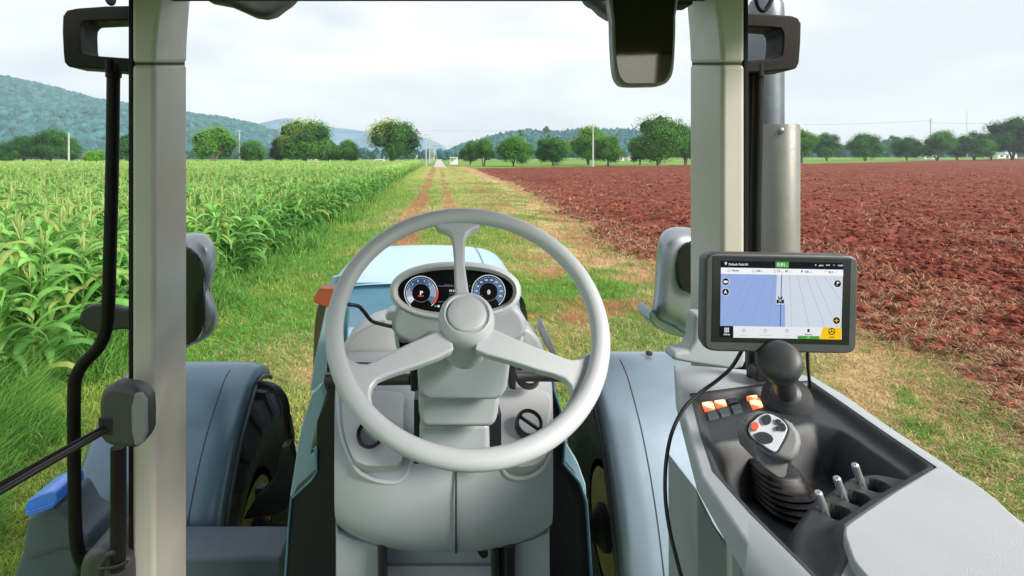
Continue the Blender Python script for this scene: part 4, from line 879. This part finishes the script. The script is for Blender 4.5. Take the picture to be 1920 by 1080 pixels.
for cu, cv, left in ((789.5, 549, True), (916, 547, False)):
    r_ = 31.5
    g.arc(cu, cv, 17, 28.5, 225, -45, ([eB[3], eB[2], eB[1], eB[0], eB[0], eB[0], eB[1], eB[2], eB[2], eB[1]] if left else [eB[1], eB[1], eB[1], eB[0], eB[0], eB[0], eB[1], eB[1], eB[1], eB[1]]), 0, 40)
    g.arc(cu, cv, r_-1.0, r_+.2, 232, -52, eW, .0001, 48); g.arc(cu, cv, 17, 17.6, 360, 0, eGy, .0002, 40)
    for k in range(33): a = math.radians(225-270*k/32); g.line(cu+26.5*math.cos(a), cv-26.5*math.sin(a), cu+28.5*math.cos(a), cv-28.5*math.sin(a), .5, eW, .0003)
    lab = ['1', '2', '3', '4', '5', '6', '7', '8'] if left else ['20', '40', '60', '80', '100', '120', '140', '160', '180', '200']
    for k, s_ in enumerate(lab):
        a = math.radians((180-30*(k)) if left else (200-24.5*k)); a = math.radians(195-30*k) if left else a
        g.text(s_, cu+23*math.cos(a), cv-22.5*math.sin(a)+1.6, 3.6 if left else 2.9, eW if not (left and k > 5) else eR, al='c', bold=.25)
    g.text('P' if left else '0', cu, cv+4, 7.5, eW, al='c', bold=.9)
g.arc(789.5, 549, 29.5, 32.5, 8, -42, eR, .0003, 12); g.rect(784, 554, 794, 556, eR); g.rect(913, 551.5, 919, 552.5, eGy)
g.line(762, 549, 774, 549, 1.2, eR, .0006); g.line(895, 562, 904, 554, 1.4, eR, .0006)
g.rect(822, 536, 882, 536.8, eGy); g.rect(822, 565.5, 850, 566.2, eGy); g.text('Outside  N', 833, 535, 2.2, eGy); g.text('15:10', 841.5, 547, 4.2, eW, bold=.4); g.text('13min 42', 842, 551.5, 1.9, eGy); g.text('11  7  42', 841, 557.5, 3, eGy); g.text('210 m', 834, 571, 2.6, eW)
g.disc(832.5, 573.5, 4, eR, 0, 16); g.disc(832.5, 573.5, 1.7, eW, .0003, 12); g.rect(815, 572.5, 819, 575.5, eG); g.disc(822.5, 574, 2.2, eW, 0, 12)
g.build('gauges', pod)
# ---- turn signal lever
ls = ptube([(640, 566, .93), (656, 571, .93), (672, 574, .94), (683, 585, .95), (696, 601, .965), (712, 607, .98), (738, 613, 1.0)], .95, 3.6, 'indicator_lever', m_black)
pprism([(598, 541), (627, 542), (626, 566), (616, 578), (586, 567), (588, 558)], .915, .03, 'lever_tab', m_orange, ls, bevel=.003)

# ---- steering wheel
tt_ = math.radians(45.5); WP = Plane(P(875, 595.6, .80), (0, -math.cos(tt_), math.sin(tt_)))
q = MB(); Rm = .1875*S; rings = []
for k in range(96):
    a = 2*PI*k/96; rad = WP.r*math.cos(a)+WP.u*math.sin(a)
    rings.append([WP.c+rad*(Rm+.0128*S*math.cos(b))+WP.n*(.0128*S*math.sin(b)) for b in [2*PI*j/20 for j in range(20)]])
rings.append(rings[0]); q.loft(rings, cap=False); sw = q.build('steering_wheel', m_wheel, TR_, ang=80)
def spoke(pts, base=-.004):
    q = MB(); c_ = Vector((875, 600, 0)); P3 = [Vector((*p, 0)) for p in pts]
    q.prism([WP.hit(a.x, a.y, base) for a in P3], WP.n*-.016*S, taper=.97); q.build('spoke', m_wheel, sw, bevel=.0045*S, seg=4)
spoke([(856, 600), (854, 560), (852, 520), (851, 480), (848, 450), (844, 438), (835, 430), (818, 425), (812, 411), (905, 411), (900, 424), (885, 430), (876, 437), (872, 450), (872, 497), (877, 530), (881, 560), (884, 600)])
spoke([(845, 606), (827, 617), (800, 627), (773, 639), (745, 652), (717, 667), (700, 676), (688, 681), (672, 680), (655, 673), (644, 664), (640, 690), (655, 725), (680, 762), (697, 768), (696, 752), (694, 738), (697, 724), (707, 712), (725, 704), (760, 692), (795, 680), (827, 668), (852, 655)])
spoke([(900, 604), (920, 613), (947, 625), (973, 637), (1003, 649), (1033, 660), (1055, 669), (1072, 674), (1090, 672), (1107, 661), (1116, 672), (1104, 712), (1078, 752), (1060, 766), (1068, 748), (1073, 736), (1071, 722), (1060, 709), (1040, 701), (1010, 693), (985, 685), (960, 677), (935, 670), (913, 664), (890, 655)])
rh = .0345*S
q = MB(); q.lathe(WP.c, WP.n, [(-.105*S, rh*.80), (-.085*S, rh*.98), (-.05*S, rh*1.10), (-.02*S, rh*1.16), (-.004*S, rh*1.17), (.004*S, rh*1.12), (.010*S, rh*1.0), (.012*S, rh*.93), (.009*S, rh*.85), (.009*S, .001)], 64); q.build('hub', m_wheel, sw, ang=50)
q = MB(); q.lathe(WP.c, WP.n, [(.009*S, rh*.80), (.0125*S, rh*.78), (.0140*S, rh*.70), (.0148*S, rh*.4), (.015*S, .001)], 48); q.build('hub_cap', m_wheel, sw, ang=50)

# ---- right side console with tray
RD = .400; HP = Plane(G(0, 1, RD), (0, 0, 1), up=(0, 1, 0))
def onp(u, v, off=0): return HP.hit(u, v, off*S)
Tp = [(1293, 738), (1421, 721), (1519, 713), (1567, 746), (1649, 803), (1757, 876), (1669, 925), (1584, 982), (1582, 999), (1596, 1043), (1575, 1085), (1540, 1100), (1506, 1064), (1404, 962), (1335, 884), (1312, 815)]
def smoothpoly(P2, k=4, t=.12):       # round the corners of a polygon
    out = []; n = len(P2)
    for i in range(n):
        a, b, c = (np.array(P2[(i+j) % n][:2], float) for j in (-1, 0, 1))
        p0 = b+(a-b)*t; p1 = b+(c-b)*t
        for j in range(k+1):
            s_ = j/k; out.append(tuple((1-s_)**2*p0+2*s_*(1-s_)*b+s_**2*p1))
    return out
def sdf(X, Y, poly):
    poly = np.array(poly); d = np.full(X.shape, 1e9); ins = np.zeros(X.shape, bool); NX = X*0; NY = Y*0
    for i in range(len(poly)):
        a, b = poly[i], poly[(i+1) % len(poly)]; e = b-a; t = np.clip(((X-a[0])*e[0]+(Y-a[1])*e[1])/(e@e+1e-12), 0, 1)
        cx, cy = a[0]+e[0]*t, a[1]+e[1]*t; dd = np.hypot(X-cx, Y-cy); k = dd < d; d = np.where(k, dd, d); NX = np.where(k, cx, NX); NY = np.where(k, cy, NY)
        c = ((a[1] > Y) != (b[1] > Y)); xi = a[0]+(Y-a[1])/(b[1]-a[1]+1e-12)*e[0]; ins ^= (c & (X < xi))
    return np.where(ins, d, -d), NX, NY
plan = lambda pts: [tuple(onp(*p)[:2]) for p in pts]
TPp = plan(smoothpoly(Tp)); Hol = plan(smoothpoly([(1334, 812), (1435, 800), (1520, 775), (1580, 790), (1712, 880), (1640, 866), (1594, 872), (1556, 899), (1518, 927), (1493, 962), (1485, 1020), (1348, 884)], 5, .22))
gx = np.arange(min(p[0] for p in TPp)-.006, max(p[0] for p in TPp)+.006, .0026); gy = np.arange(min(p[1] for p in TPp)-.006, max(p[1] for p in TPp)+.006, .0026)
X, Y = np.meshgrid(gx, gy); d, NX, NY = sdf(X, Y, TPp); dh, _, _ = sdf(X, Y, Hol)
out = d < 0; X = np.where(out, NX, X); Y = np.where(out, NY, Y); dd = np.maximum(d, 0)
Z = HP.c.z-.016*sstep(.004, .020, dd)-.075*sstep(-.006, .040, dh)
for (u, v) in ((1570, 938), (1605, 912), (1639, 888)):
    c = onp(u, v); r_ = np.hypot(X-c.x, Y-c.y); Z = Z-.06*sstep(.0185, .0150, r_)
n, m_ = X.shape; idx = np.arange(n*m_).reshape(n, m_); Q = np.stack([idx[:-1, :-1], idx[:-1, 1:], idx[1:, 1:], idx[1:, :-1]], -1).reshape(-1, 4)
keep = (~out.ravel())[Q].any(1); Q = Q[keep]; used = np.unique(Q); rm = np.zeros(n*m_, int); rm[used] = np.arange(len(used))
V = np.stack([X, Y, Z], -1).reshape(-1, 3)[used]
def onp2(u, v, y): return P(u, v, y)
outer = [(1261, 681, 1.06), (1400, 692, 1.055), (1522, 704, 1.03), (1584, 742, .955), (1670, 802, .84), (1782, 878, .735), (1850, 925, .68), (1930, 985, .61), (2060, 1080, .53), (2150, 1250, .44), (1900, 1350, .40), (1700, 1250, .44), (1560, 1190, .475), (1396, 1080, .560), (1305, 917, .700), (1266, 762, .925)]
A = px(outer, 1); B = [onp(*p, .001) for p in Tp]
mid_ = [a.lerp(b, .35) for a, b in zip(A, B)]
for k, mm in enumerate(mid_): mm.z = max(mm.z, B[k].z-.002)
low = [Vector((a.x+(.075 if a.x < .62 else -.02), a.y+.01, a.z-.10)) for a in A]; low2 = [Vector((a.x+(.23 if a.x < .50 else -.04), a.y+.03, a.z-.30)) for a in A]
q = MB(); q.loft([B, mid_, A, low, low2], cap=False); sc = q.build('side_console', m_grey, TR_, bevel=.007, seg=4)
tray = npmesh('tray', V, rm[Q], m_tray, parent=sc, smooth=True)
q = MB(); q.prism([onp(*p, .012) for p in smoothpoly([(1757, 872), (1669, 925), (1583, 984), (1581, 1000), (1598, 1050), (1650, 1110), (1750, 1230), (2000, 1330), (2120, 1180), (2040, 1080), (1925, 990), (1873, 938), (1820, 898)], 4, .2)], (0, 0, -.06)); q.build('armrest_pad', m_pad, sc, bevel=.016, seg=6)
pprism([(1305, 915), (1340, 985), (1368, 1030), (1372, 1200), (1306, 1200)], .80, .10, 'console_leg', m_grey, sc, bevel=.004)
pprism([(1369, 1025), (1392, 1060), (1395, 1200), (1371, 1200)], .79, .06, 'console_leg', m_light, sc, bevel=.004)
pprism([(1290, 1075), (1306, 1040), (1306, 1200), (1270, 1200)], .86, .05, 'console_foot', m_light, sc, bevel=.004)
# keys
bp_ = .0005
litA = em('lit_key_core', (1.0, .62, .30), 1.0); litB = em('lit_key_edge', (.85, .24, .13), 1.0)
def lit_mat():
    m, t, b = nt('lit_key'); L = t.links.new; tc = N(t, 'ShaderNodeTexCoord'); g_ = N(t, 'ShaderNodeVectorMath', operation='DISTANCE'); L(tc.outputs['Generated'], g_.inputs[0]); g_.inputs[1].default_value = (.5, .5, .9)
    r = N(t, 'ShaderNodeValToRGB'); e = r.color_ramp.elements; e[0].position = .10; e[0].color = (1, .80, .42, 1); e[1].position = .44; e[1].color = (.46, .08, .03, 1); L(g_.outputs['Value'], r.inputs[0])
    b.inputs['Base Color'].default_value = (.08, .015, .01, 1); b.inputs['Roughness'].default_value = .3; L(r.outputs[0], b.inputs['Emission Color']); b.inputs['Emission Strength'].default_value = 1.25; return m
m_lit = lit_mat()
for (u, v, on, w_, h_) in ((1328, 758, 1, 10, 9), (1350, 752, 1, 10, 9), (1373, 747, 0, 9.5, 8), (1336, 776.5, 0, 9.5, 7.5), (1359, 771, 0, 9.5, 7.5), (1382, 764.7, 0, 9.5, 7.5), (1408, 739, 1, 10, 8.5), (1418, 755, 1, 10, 8)):
    ru, rv = (.965, -.24); du, dv = (.38, .92)
    pts = [(u+sx*w_*ru+sy*h_*du, v+sx*w_*rv+sy*h_*dv) for sx, sy in ((-1, -1), (1, -1), (1, 1), (-1, 1))]
    q = MB(); q.prism([onp(*p, -.016/S+.0035) for p in pts], (0, 0, -.010)); o = q.build('switch_key', m_lit if on else m_keyoff, sc, bevel=.0012, seg=2)
# fingertip levers
for (u, v) in ((1544, 953), (1579, 926), (1613, 901)):
    yl = .411*F/(v-V0); b = P(u, v, yl); t_ = P(u-11, v-32, yl-.002); dr = (b-t_).normalized()
    q = MB(); r_ = 6.8/F*.69*S; Ln = (b-t_).length; q.lathe(t_, dr, [(0, .0005), (.0005, r_*.7), (.002, r_*.93), (.005, r_), (Ln+.012, r_)], 24); q.build('fingertip_lever', m_chrome, TR_)
# ---- joystick
JP = Plane(P(1440, 808, .735), (-.30, -.72, .62))
q = MB(); o_ = [(1389, 800), (1391, 786), (1403, 772), (1422, 766), (1441, 768), (1466, 777), (1488, 790), (1502, 810), (1505, 828), (1500, 846), (1488, 860), (1474, 862), (1455, 855), (1438, 848), (1412, 832), (1394, 814)]
hd = [JP.hit(*p) for p in o_]; q.loft([[p+JP.n*-.004 for p in hd], [p+JP.n*-.024*S for p in hd], [JP.c+(p-JP.c)*.86+JP.n*-.046*S for p in hd]]); js = q.build('joystick', m_grip, TR_, bevel=.008*S, seg=5)
q = MB(); pl_ = [(1403, 806), (1406, 795), (1422.5, 780), (1434, 775), (1446, 776), (1462, 784), (1473, 794), (1477, 804), (1471, 820), (1457, 845), (1451, 847), (1440, 841), (1409, 819)]
q.prism([JP.hit(*p, .0008) for p in smoothpoly(pl_, 3, .3)], JP.n*-.006); q.build('button_plate', m_plate, js, bevel=.001)
q = MB(); q.loft([[JP.hit(u, v, o) for u, v in smoothpoly([(1404, 792), (1422, 775), (1447, 771), (1468, 782), (1482, 803), (1475, 824), (1459, 851), (1449, 852), (1404, 822), (1398, 808)], 3, .3)] for o in (-.003, -.0055)]); q.build('plate_rim', m_btn, js)
def jbtn(pts, mat, h=.004, nm='button'): q = MB(); q.prism([JP.hit(*p, h) for p in pts], JP.n*-(h+.002)); q.build(nm, mat, js, bevel=.0004, seg=2)
el = lambda u, v, a, b, th=0: [(u+a*math.cos(t)*math.cos(th)-b*math.sin(t)*math.sin(th), v+a*math.cos(t)*math.sin(th)+b*math.sin(t)*math.cos(th)) for t in [2*PI*k/24 for k in range(24)]]
jbtn(el(1438, 786.5, 8.6, 9.6, .1), m_btn); jbtn(el(1433, 820.5, 17.5, 10.5, .28), m_btn); jbtn(el(1415, 799, 9, 9.5), m_light, .002); jbtn(el(1415, 799, 7.6, 8), m_red, .006)
jbtn([(1456, 785), (1461, 786), (1466, 790), (1465.5, 796), (1458, 795), (1455.5, 790)], m_btn); jbtn([(1456, 799), (1461, 797.5), (1465, 799), (1464.5, 806), (1458, 807.5), (1455, 804)], m_btn); jbtn([(1467, 791), (1472, 796), (1475, 803), (1472, 808), (1466.5, 807), (1466, 800)], m_btn)
ptube([(1391, 785, .755), (1400, 790, .747), (1406, 795, .737)], .74, .7, 'grip_seam', m_seam, js, smooth=0, n=6); ptube([(1470, 833, .733), (1485, 840, .735), (1499, 847, .74)], .74, .7, 'grip_seam', m_seam, js, smooth=0, n=6)
pprism([(1409, 824), (1416, 862), (1432, 878), (1458, 897), (1468, 899), (1476, 893), (1479, 870), (1484, 850)], .733, .045, 'handle', m_grip, js, bevel=.009, seg=5, taper=.9)
pprism([(1452, 852), (1488, 856), (1487, 866), (1478, 872), (1466, 866)], .735, .04, 'trigger', m_grip, js, bevel=.004, seg=3)
q = MB(); rings = []; top = P(1447, 868, .80); base = P(1476, 940, .775)
for k in range(15):
    t_ = k/14; c = top.lerp(base, t_); sz = (.029+.014*t_)*(1+(.045 if k % 2 else -.03))*S; rings.append([c+Vector((math.copysign(abs(math.cos(a))**.75, math.cos(a))*sz*.95, math.copysign(abs(math.sin(a))**.75, math.sin(a))*sz*1.25, 0)) for a in [2*PI*j/28 for j in range(28)]])
q.loft(rings); q.build('boot', m_black, js, ang=70)
# ---- gear lever
q = MB(); b = P(1476, 750, .93); tp = P(1460, 672, .815); ax = (tp-b).normalized(); Lg = (tp-b).length
boot = [(0, .034), (.003, .038), (.008, .038), (.010, .031), (.015, .034), (.017, .027), (.022, .030), (.024, .023), (.029, .026), (.031, .019), (.036, .022), (.040, .016)]
q.lathe(b, ax, [(a*1.1, r_*1.1) for a, r_ in boot]+[(Lg*.5, .018), (Lg*.6, .017)], 32); gl = q.build('gear_lever', m_dgrey, TR_, ang=40)
q = MB(); q.lathe(tp-ax*.030, ax, [(-.045, .017), (-.036, .022), (-.020, .0275), (0, .0315), (.012, .0335), (.022, .0338), (.029, .0315), (.034, .025), (.037, .014), (.038, .001)], 40, sx=1.0); q.build('knob', m_dgrey, gl, ang=80)
pprism([(1418, 700), (1425, 690), (1462, 690), (1470, 716), (1420, 718)], .97, .03, 'lever_bracket', m_black, gl, bevel=.004)

# ---- add-on guidance display (its own thing, bolted to the pillar)
MP = Plane(P(1467, 569, .84), (-.05, -1, .10))
mon = empty('guidance_display', P(1440, 680, .95), 'dark framed tractor guidance screen showing a blue field map beside the right cab pillar', 'display screen')
q = MB(); o_ = smoothpoly([(1324, 474), (1610, 479), (1606, 664), (1321, 659)], 5, .09)
f0 = [MP.hit(*p) for p in o_]; q.loft([[p for p in f0], [MP.c+(p-MP.c)*1.004+Vector((0, .012, 0)) for p in f0], [MP.c+(p-MP.c)*.97+Vector((0, .036, 0)) for p in f0]]); q.build('housing', m_dgrey, mon, bevel=.004, seg=4)
q = MB(); q.add([MP.hit(*p, .0006) for p in ((1337, 480), (1596, 486), (1592, 647), (1334, 641))], [(0, 1, 2, 3)]); q.build('front_glass', m_glossb, mon)
SL = .017; g = Gfx(MP, SL); g.z = .0014
w = lambda c: em('scr', srgb(*c)); sK, sW_, sBl, sLt, sPk, sGn, sYe, sDk, sGr, sNv, sLn, sLn2 = [em('screen_'+n_, srgb(*c)) for n_, c in (('black', (14, 17, 20)), ('white', (240, 243, 245)), ('worked', (146, 170, 220)), ('field', (205, 214, 226)), ('panel', (228, 230, 234)), ('green', (74, 160, 58)), ('amber', (248, 196, 24)), ('ink', (30, 36, 44)), ('grey', (176, 182, 188)), ('navy', (28, 84, 150)), ('line', (140, 160, 178)), ('dash', (96, 128, 170)))]
def q4(u0, v0, u1, v1, m, off=0): return g.rect(u0, v0, u1, v1, m, off)
q4(1352, 489, 1581, 502, sK); q4(1351.7, 501.5, 1581, 513.5, sW_); 
g.poly([(1351.5, 513), (1457, 514.8), (1454.5, 571), (1472, 572), (1472, 613), (1350.5, 611)], sBl); g.poly([(1457, 514.8), (1580.5, 517.2), (1577.5, 614.8), (1472, 613), (1472, 572), (1454.5, 571)], sLt, 0)
q4(1350, 611, 1375, 631.5, sK); q4(1375, 611.2, 1578, 633, sPk)
g.poly([(1543, 613.8), (1577.8, 614.5), (1577, 636.8), (1536.5, 636)], sYe, .0002); g.rect(1495.5, 629.5, 1536.5, 635.2, sGn, .0003); g.rect(1454, 490.5, 1479, 501.5, sGn, .0002)
g.line(1465.5, 515, 1463, 612.5, 1.5, sNv, .0003)
for (a, b) in ((1480.5, 1484.5), (1495, 1517), (1511, 1547), (1526, 1569)): g.line(a, 515.5, b, 613.2, .5, sLn, .0003)
g.line(1544, 516, 1577.8, 565, .5, sLn, .0003); g.line(1561, 516.5, 1578.5, 540, .5, sLn, .0003)
for (a, b) in ((1452, 1441), (1436, 1408), (1418, 1376), (1404, 1352)):
    for k in range(16): t0, t1 = k/16, (k+.5)/16; g.line(a+(b-a)*t0, 515+96*t0, a+(b-a)*t1, 515+96*t1, .5, sLn2, .0003)
for (a, b, e) in ((1386, 1352, 560), (1368, 1352, 538)):
    for k in range(8): t0, t1 = k/8, (k+.5)/8; g.line(a+(b-a)*t0, 514.5+(e-514.5)*t0, a+(b-a)*t1, 514.5+(e-514.5)*t1, .5, sLn2, .0003)
# little tractor
g.rect(1460.3, 559, 1465.7, 568, sDk, .0006); g.rect(1459, 555.8, 1461.2, 560.3, sK, .0007); g.rect(1464.8, 555.8, 1467, 560.3, sK, .0007); g.rect(1456, 562, 1460, 569, sK, .0007); g.rect(1466, 562, 1470, 569, sK, .0007); g.rect(1461.3, 561, 1464.7, 565.5, sGr, .0008); g.rect(1454, 571.4, 1472, 572.2, sNv, .0006)
for (u, v) in ((1360.5, 528), (1360.3, 547.5), (1570.5, 532), (1568.5, 601)): g.disc(u, v, 7.4, sW_, .0003); g.disc(u, v, 6.6, sK, .0005)
g.rect(1357, 526, 1363, 530.5, sW_, .0007); g.poly([(1363, 527.5), (1365.3, 526), (1365.3, 530.5), (1363, 529)], sW_, .0007); g.poly([(1360.3, 543), (1363.5, 551), (1360.3, 549), (1357.1, 551)], sW_, .0007)
g.rect(1569.2, 528, 1570, 536, sW_, .0007); g.poly([(1570, 528), (1574.5, 530), (1570, 532.3)], sW_, .0007); g.line(1564.5, 601, 1572.5, 601, 1.4, sYe, .0007); g.line(1568.5, 597, 1568.5, 605, 1.4, sYe, .0007)
g.disc(1361, 493.2, 2.1, sW_, .0003, 14); g.disc(1361, 493.2, .8, sK, .0005, 10); g.poly([(1359.2, 494.2), (1362.8, 494.2), (1361, 497.4)], sW_, .0003)
g.text('Default Field 01', 1366, 497.3, 4.0, sW_, bold=.2); g.text('0.01', 1457, 499.3, 6.3, sW_, bold=.4); g.text('ft', 1474.5, 499.6, 2.4, sW_)
for k in range(3): g.line(1434+6*k, 496.3, 1437+6*k, 493.8, .9, sDk, .0004); g.line(1434+6*k, 496.3, 1437+6*k, 498.8, .9, sDk, .0004); g.line(1487+6*k, 494.3, 1490+6*k, 496.8, .9, sDk, .0004); g.line(1487+6*k, 499.3, 1490+6*k, 496.8, .9, sDk, .0004)
g.text('4G', 1539.5, 499, 2.7, sW_); g.poly([(1535, 499), (1539, 499), (1539, 495.5)], sW_, .0003); g.text('RTK', 1549, 498.6, 2.7, sW_, bold=.2); g.text('12', 1561.5, 498.6, 2.7, sW_); g.text('14:00', 1580, 499.4, 3.0, sW_, al='r', bold=.2); g.disc(1529.5, 497, 1.2, sW_, .0003, 10)
for s_, u, v, h_, b_ in (('None', 1372, 509, 4.1, .4), ('100', 1417, 509.8, 4.1, .3), ('ha', 1427.5, 510, 2.4, 0), ('25', 1457, 510.3, 4.1, .3), ('kg', 1464.5, 510.5, 2.4, 0), ('40', 1471.5, 510.5, 4.1, .3), ('%', 1479.5, 510.6, 2.4, 0), ('100', 1507.5, 511.4, 4.0, .3), ('km/h', 1517.5, 511.5, 2.2, 0), ('30.3', 1552.5, 512.2, 4.0, .3), ('mi', 1565, 512.3, 2.3, 0)): g.text(s_, u, v, h_, sDk, bold=b_)
for u, v in ((1365, 505), (1410.5, 505.6), (1450.5, 506)): g.rect(u, v, u+4.6, v+5, sGr, .0003); g.rect(u+1, v+1, u+3.6, v+4, sW_, .0005)
g.poly([(1501, 511), (1503.5, 506.5), (1506, 508), (1503.5, 510.5)], sDk, .0003); g.arc(1548.5, 510, 1.8, 2.6, 200, -20, sGr, .0003, 10)
for i in range(3):
    for j in range(3): g.rect(1358.3+3.1*i, 614.5+3.1*j, 1360.6+3.1*i, 616.8+3.1*j, sW_, .0003)
g.text('MENU', 1362.5, 628.6, 3.0, sW_, al='c', bold=.2)
for s_, u, ic in (('Guidance', 1394.5, 0), ('Field Overview', 1435, 0), ('Section', 1475.5, 0)):
    g.text(s_, u, 629.6+(u-1394)*.01, 2.6, sGr, al='c', bold=.15); g.arc(u, 620+(u-1394)*.01, 3.1, 4.2, 360, 0, sGr, .0003, 8); g.rect(u-1.6, 618.6, u+1.6, 621.4, sGr, .0004)
g.rect(1513.8, 617, 1518, 622.5, sDk, .0003); g.rect(1511.5, 622.8, 1520.5, 623.6, sGr, .0003); g.text('Record', 1516, 628.6, 3.2, sDk, al='c', bold=.25); g.text('ON', 1515.5, 633.9, 2.6, sW_, .0007, al='c')
g.arc(1559.5, 621.5, 5, 6.6, 360, 0, sDk, .0005, 24); g.disc(1559.5, 621.5, 1.6, sDk, .0005, 12)
for a in (90, 210, 330): g.line(1559.5, 621.5, 1559.5+5*math.cos(math.radians(a)), 621.5-5*math.sin(math.radians(a)), 1.4, sDk, .0006)
g.text('Auto', 1559.5, 633.6, 3.4, sDk, al='c', bold=.3)
g.build('screen', mon)
q = MB(); q.tube([P(1410, 600, .92), P(1410, 660, 1.0), P(1410, 712, 1.02)], .010, 12); q.box(P(1440, 590, .91), .06, .05, .06); q.build('mount', m_black, mon, bevel=.003)
q = MB(); q.tube([P(*a) for a in ((1392, 655, .87), (1372, 688, .88), (1345, 713, .88), (1312, 737, .87), (1283, 765, .86), (1262, 805, .85), (1251, 850, .84), (1247, 900, .83), (1249, 950, .82), (1257, 1000, .81), (1268, 1045, .80), (1285, 1110, .79))], 3.4/F*.85*S, 10, smooth=6); q.build('cable', m_black, mon)
q = MB(); q.tube([P(*a) for a in ((1514, 655, .90), (1515, 690, .93), (1519, 725, .98))], 3/F*.9*S, 10, smooth=5); q.build('cable', m_black, mon)
# ================================================================== LIGHT, AIR, CAMERA
def haze(dens):
    m = bpy.data.materials.new('haze'); m.use_nodes = True; t = m.node_tree; t.nodes.clear()
    v = N(t, 'ShaderNodeVolumePrincipled'); v.inputs['Color'].default_value = (.74, .90, 1.0, 1); v.inputs['Density'].default_value = dens; v.inputs['Anisotropy'].default_value = .1
    o = N(t, 'ShaderNodeOutputMaterial'); t.links.new(v.outputs[0], o.inputs['Volume'])
    q = MB(); q.box((0, 0, 150), 6200, 6200, 306); b = q.build('haze', m, smooth=False); tag(b, 'thin pale blue haze over the far hills', 'haze', kind='stuff')
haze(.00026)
w = bpy.data.worlds.new('World'); bpy.context.scene.world = w; w.use_nodes = True; t = w.node_tree; L = t.links.new
bg = t.nodes['Background']; bg.inputs['Strength'].default_value = .15
SUN = Vector((.62, -.42, .46)).normalized()
sky = N(t, 'ShaderNodeTexSky', sky_type='NISHITA'); sky.sun_disc = False; sky.sun_elevation = math.asin(SUN.z); sky.sun_rotation = math.atan2(SUN.x, SUN.y)
tc = N(t, 'ShaderNodeTexCoord'); mp = N(t, 'ShaderNodeMapping'); mp.inputs['Scale'].default_value = (1, 1, 4.2); L(tc.outputs['Generated'], mp.inputs[0])
n1 = N(t, 'ShaderNodeTexNoise'); n1.inputs['Scale'].default_value = 2.3; n1.inputs['Detail'].default_value = 7; n1.inputs['Roughness'].default_value = .52; n1.inputs['Distortion'].default_value = .4; L(mp.outputs[0], n1.inputs['Vector'])
r = N(t, 'ShaderNodeValToRGB'); r.color_ramp.elements[0].position = .38; r.color_ramp.elements[1].position = .62
r.color_ramp.elements[0].color = (.70, .725, .765, 1); r.color_ramp.elements[1].color = (1, 1, 1, 1); L(n1.outputs['Fac'], r.inputs[0])
sc = N(t, 'ShaderNodeVectorMath', operation='SCALE'); sc.inputs['Scale'].default_value = 3.9; L(r.outputs[0], sc.inputs[0])
mx = N(t, 'ShaderNodeMix', data_type='RGBA'); mx.inputs[0].default_value = .95; L(sky.outputs[0], mx.inputs[6]); L(sc.outputs[0], mx.inputs[7]); L(mx.outputs[2], bg.inputs['Color'])
l = bpy.data.lights.new('sun', 'SUN'); l.energy = 3.8; l.angle = math.radians(22); l.color = (1, .94, .85)
o = bpy.data.objects.new('sun', l); o.rotation_euler = (-SUN).to_track_quat('-Z', 'Y').to_euler(); o.location = (0, 0, 50); C.objects.link(o)
cam = bpy.data.cameras.new('camera'); co = bpy.data.objects.new('camera', cam); C.objects.link(co)
co.location = (0, 0, H); co.rotation_euler = (PI/2, 0, 0); cam.sensor_width = 36; cam.lens = 36*F/1920
cam.shift_x = (960-U0)/1920; cam.shift_y = -(540-V0)/1920; cam.clip_start = .02; cam.clip_end = 9000
sc_ = bpy.context.scene; sc_.camera = co
sc_.view_settings.view_transform = 'Standard'; sc_.view_settings.look = 'None'; sc_.view_settings.exposure = 1.06; sc_.view_settings.gamma = 1
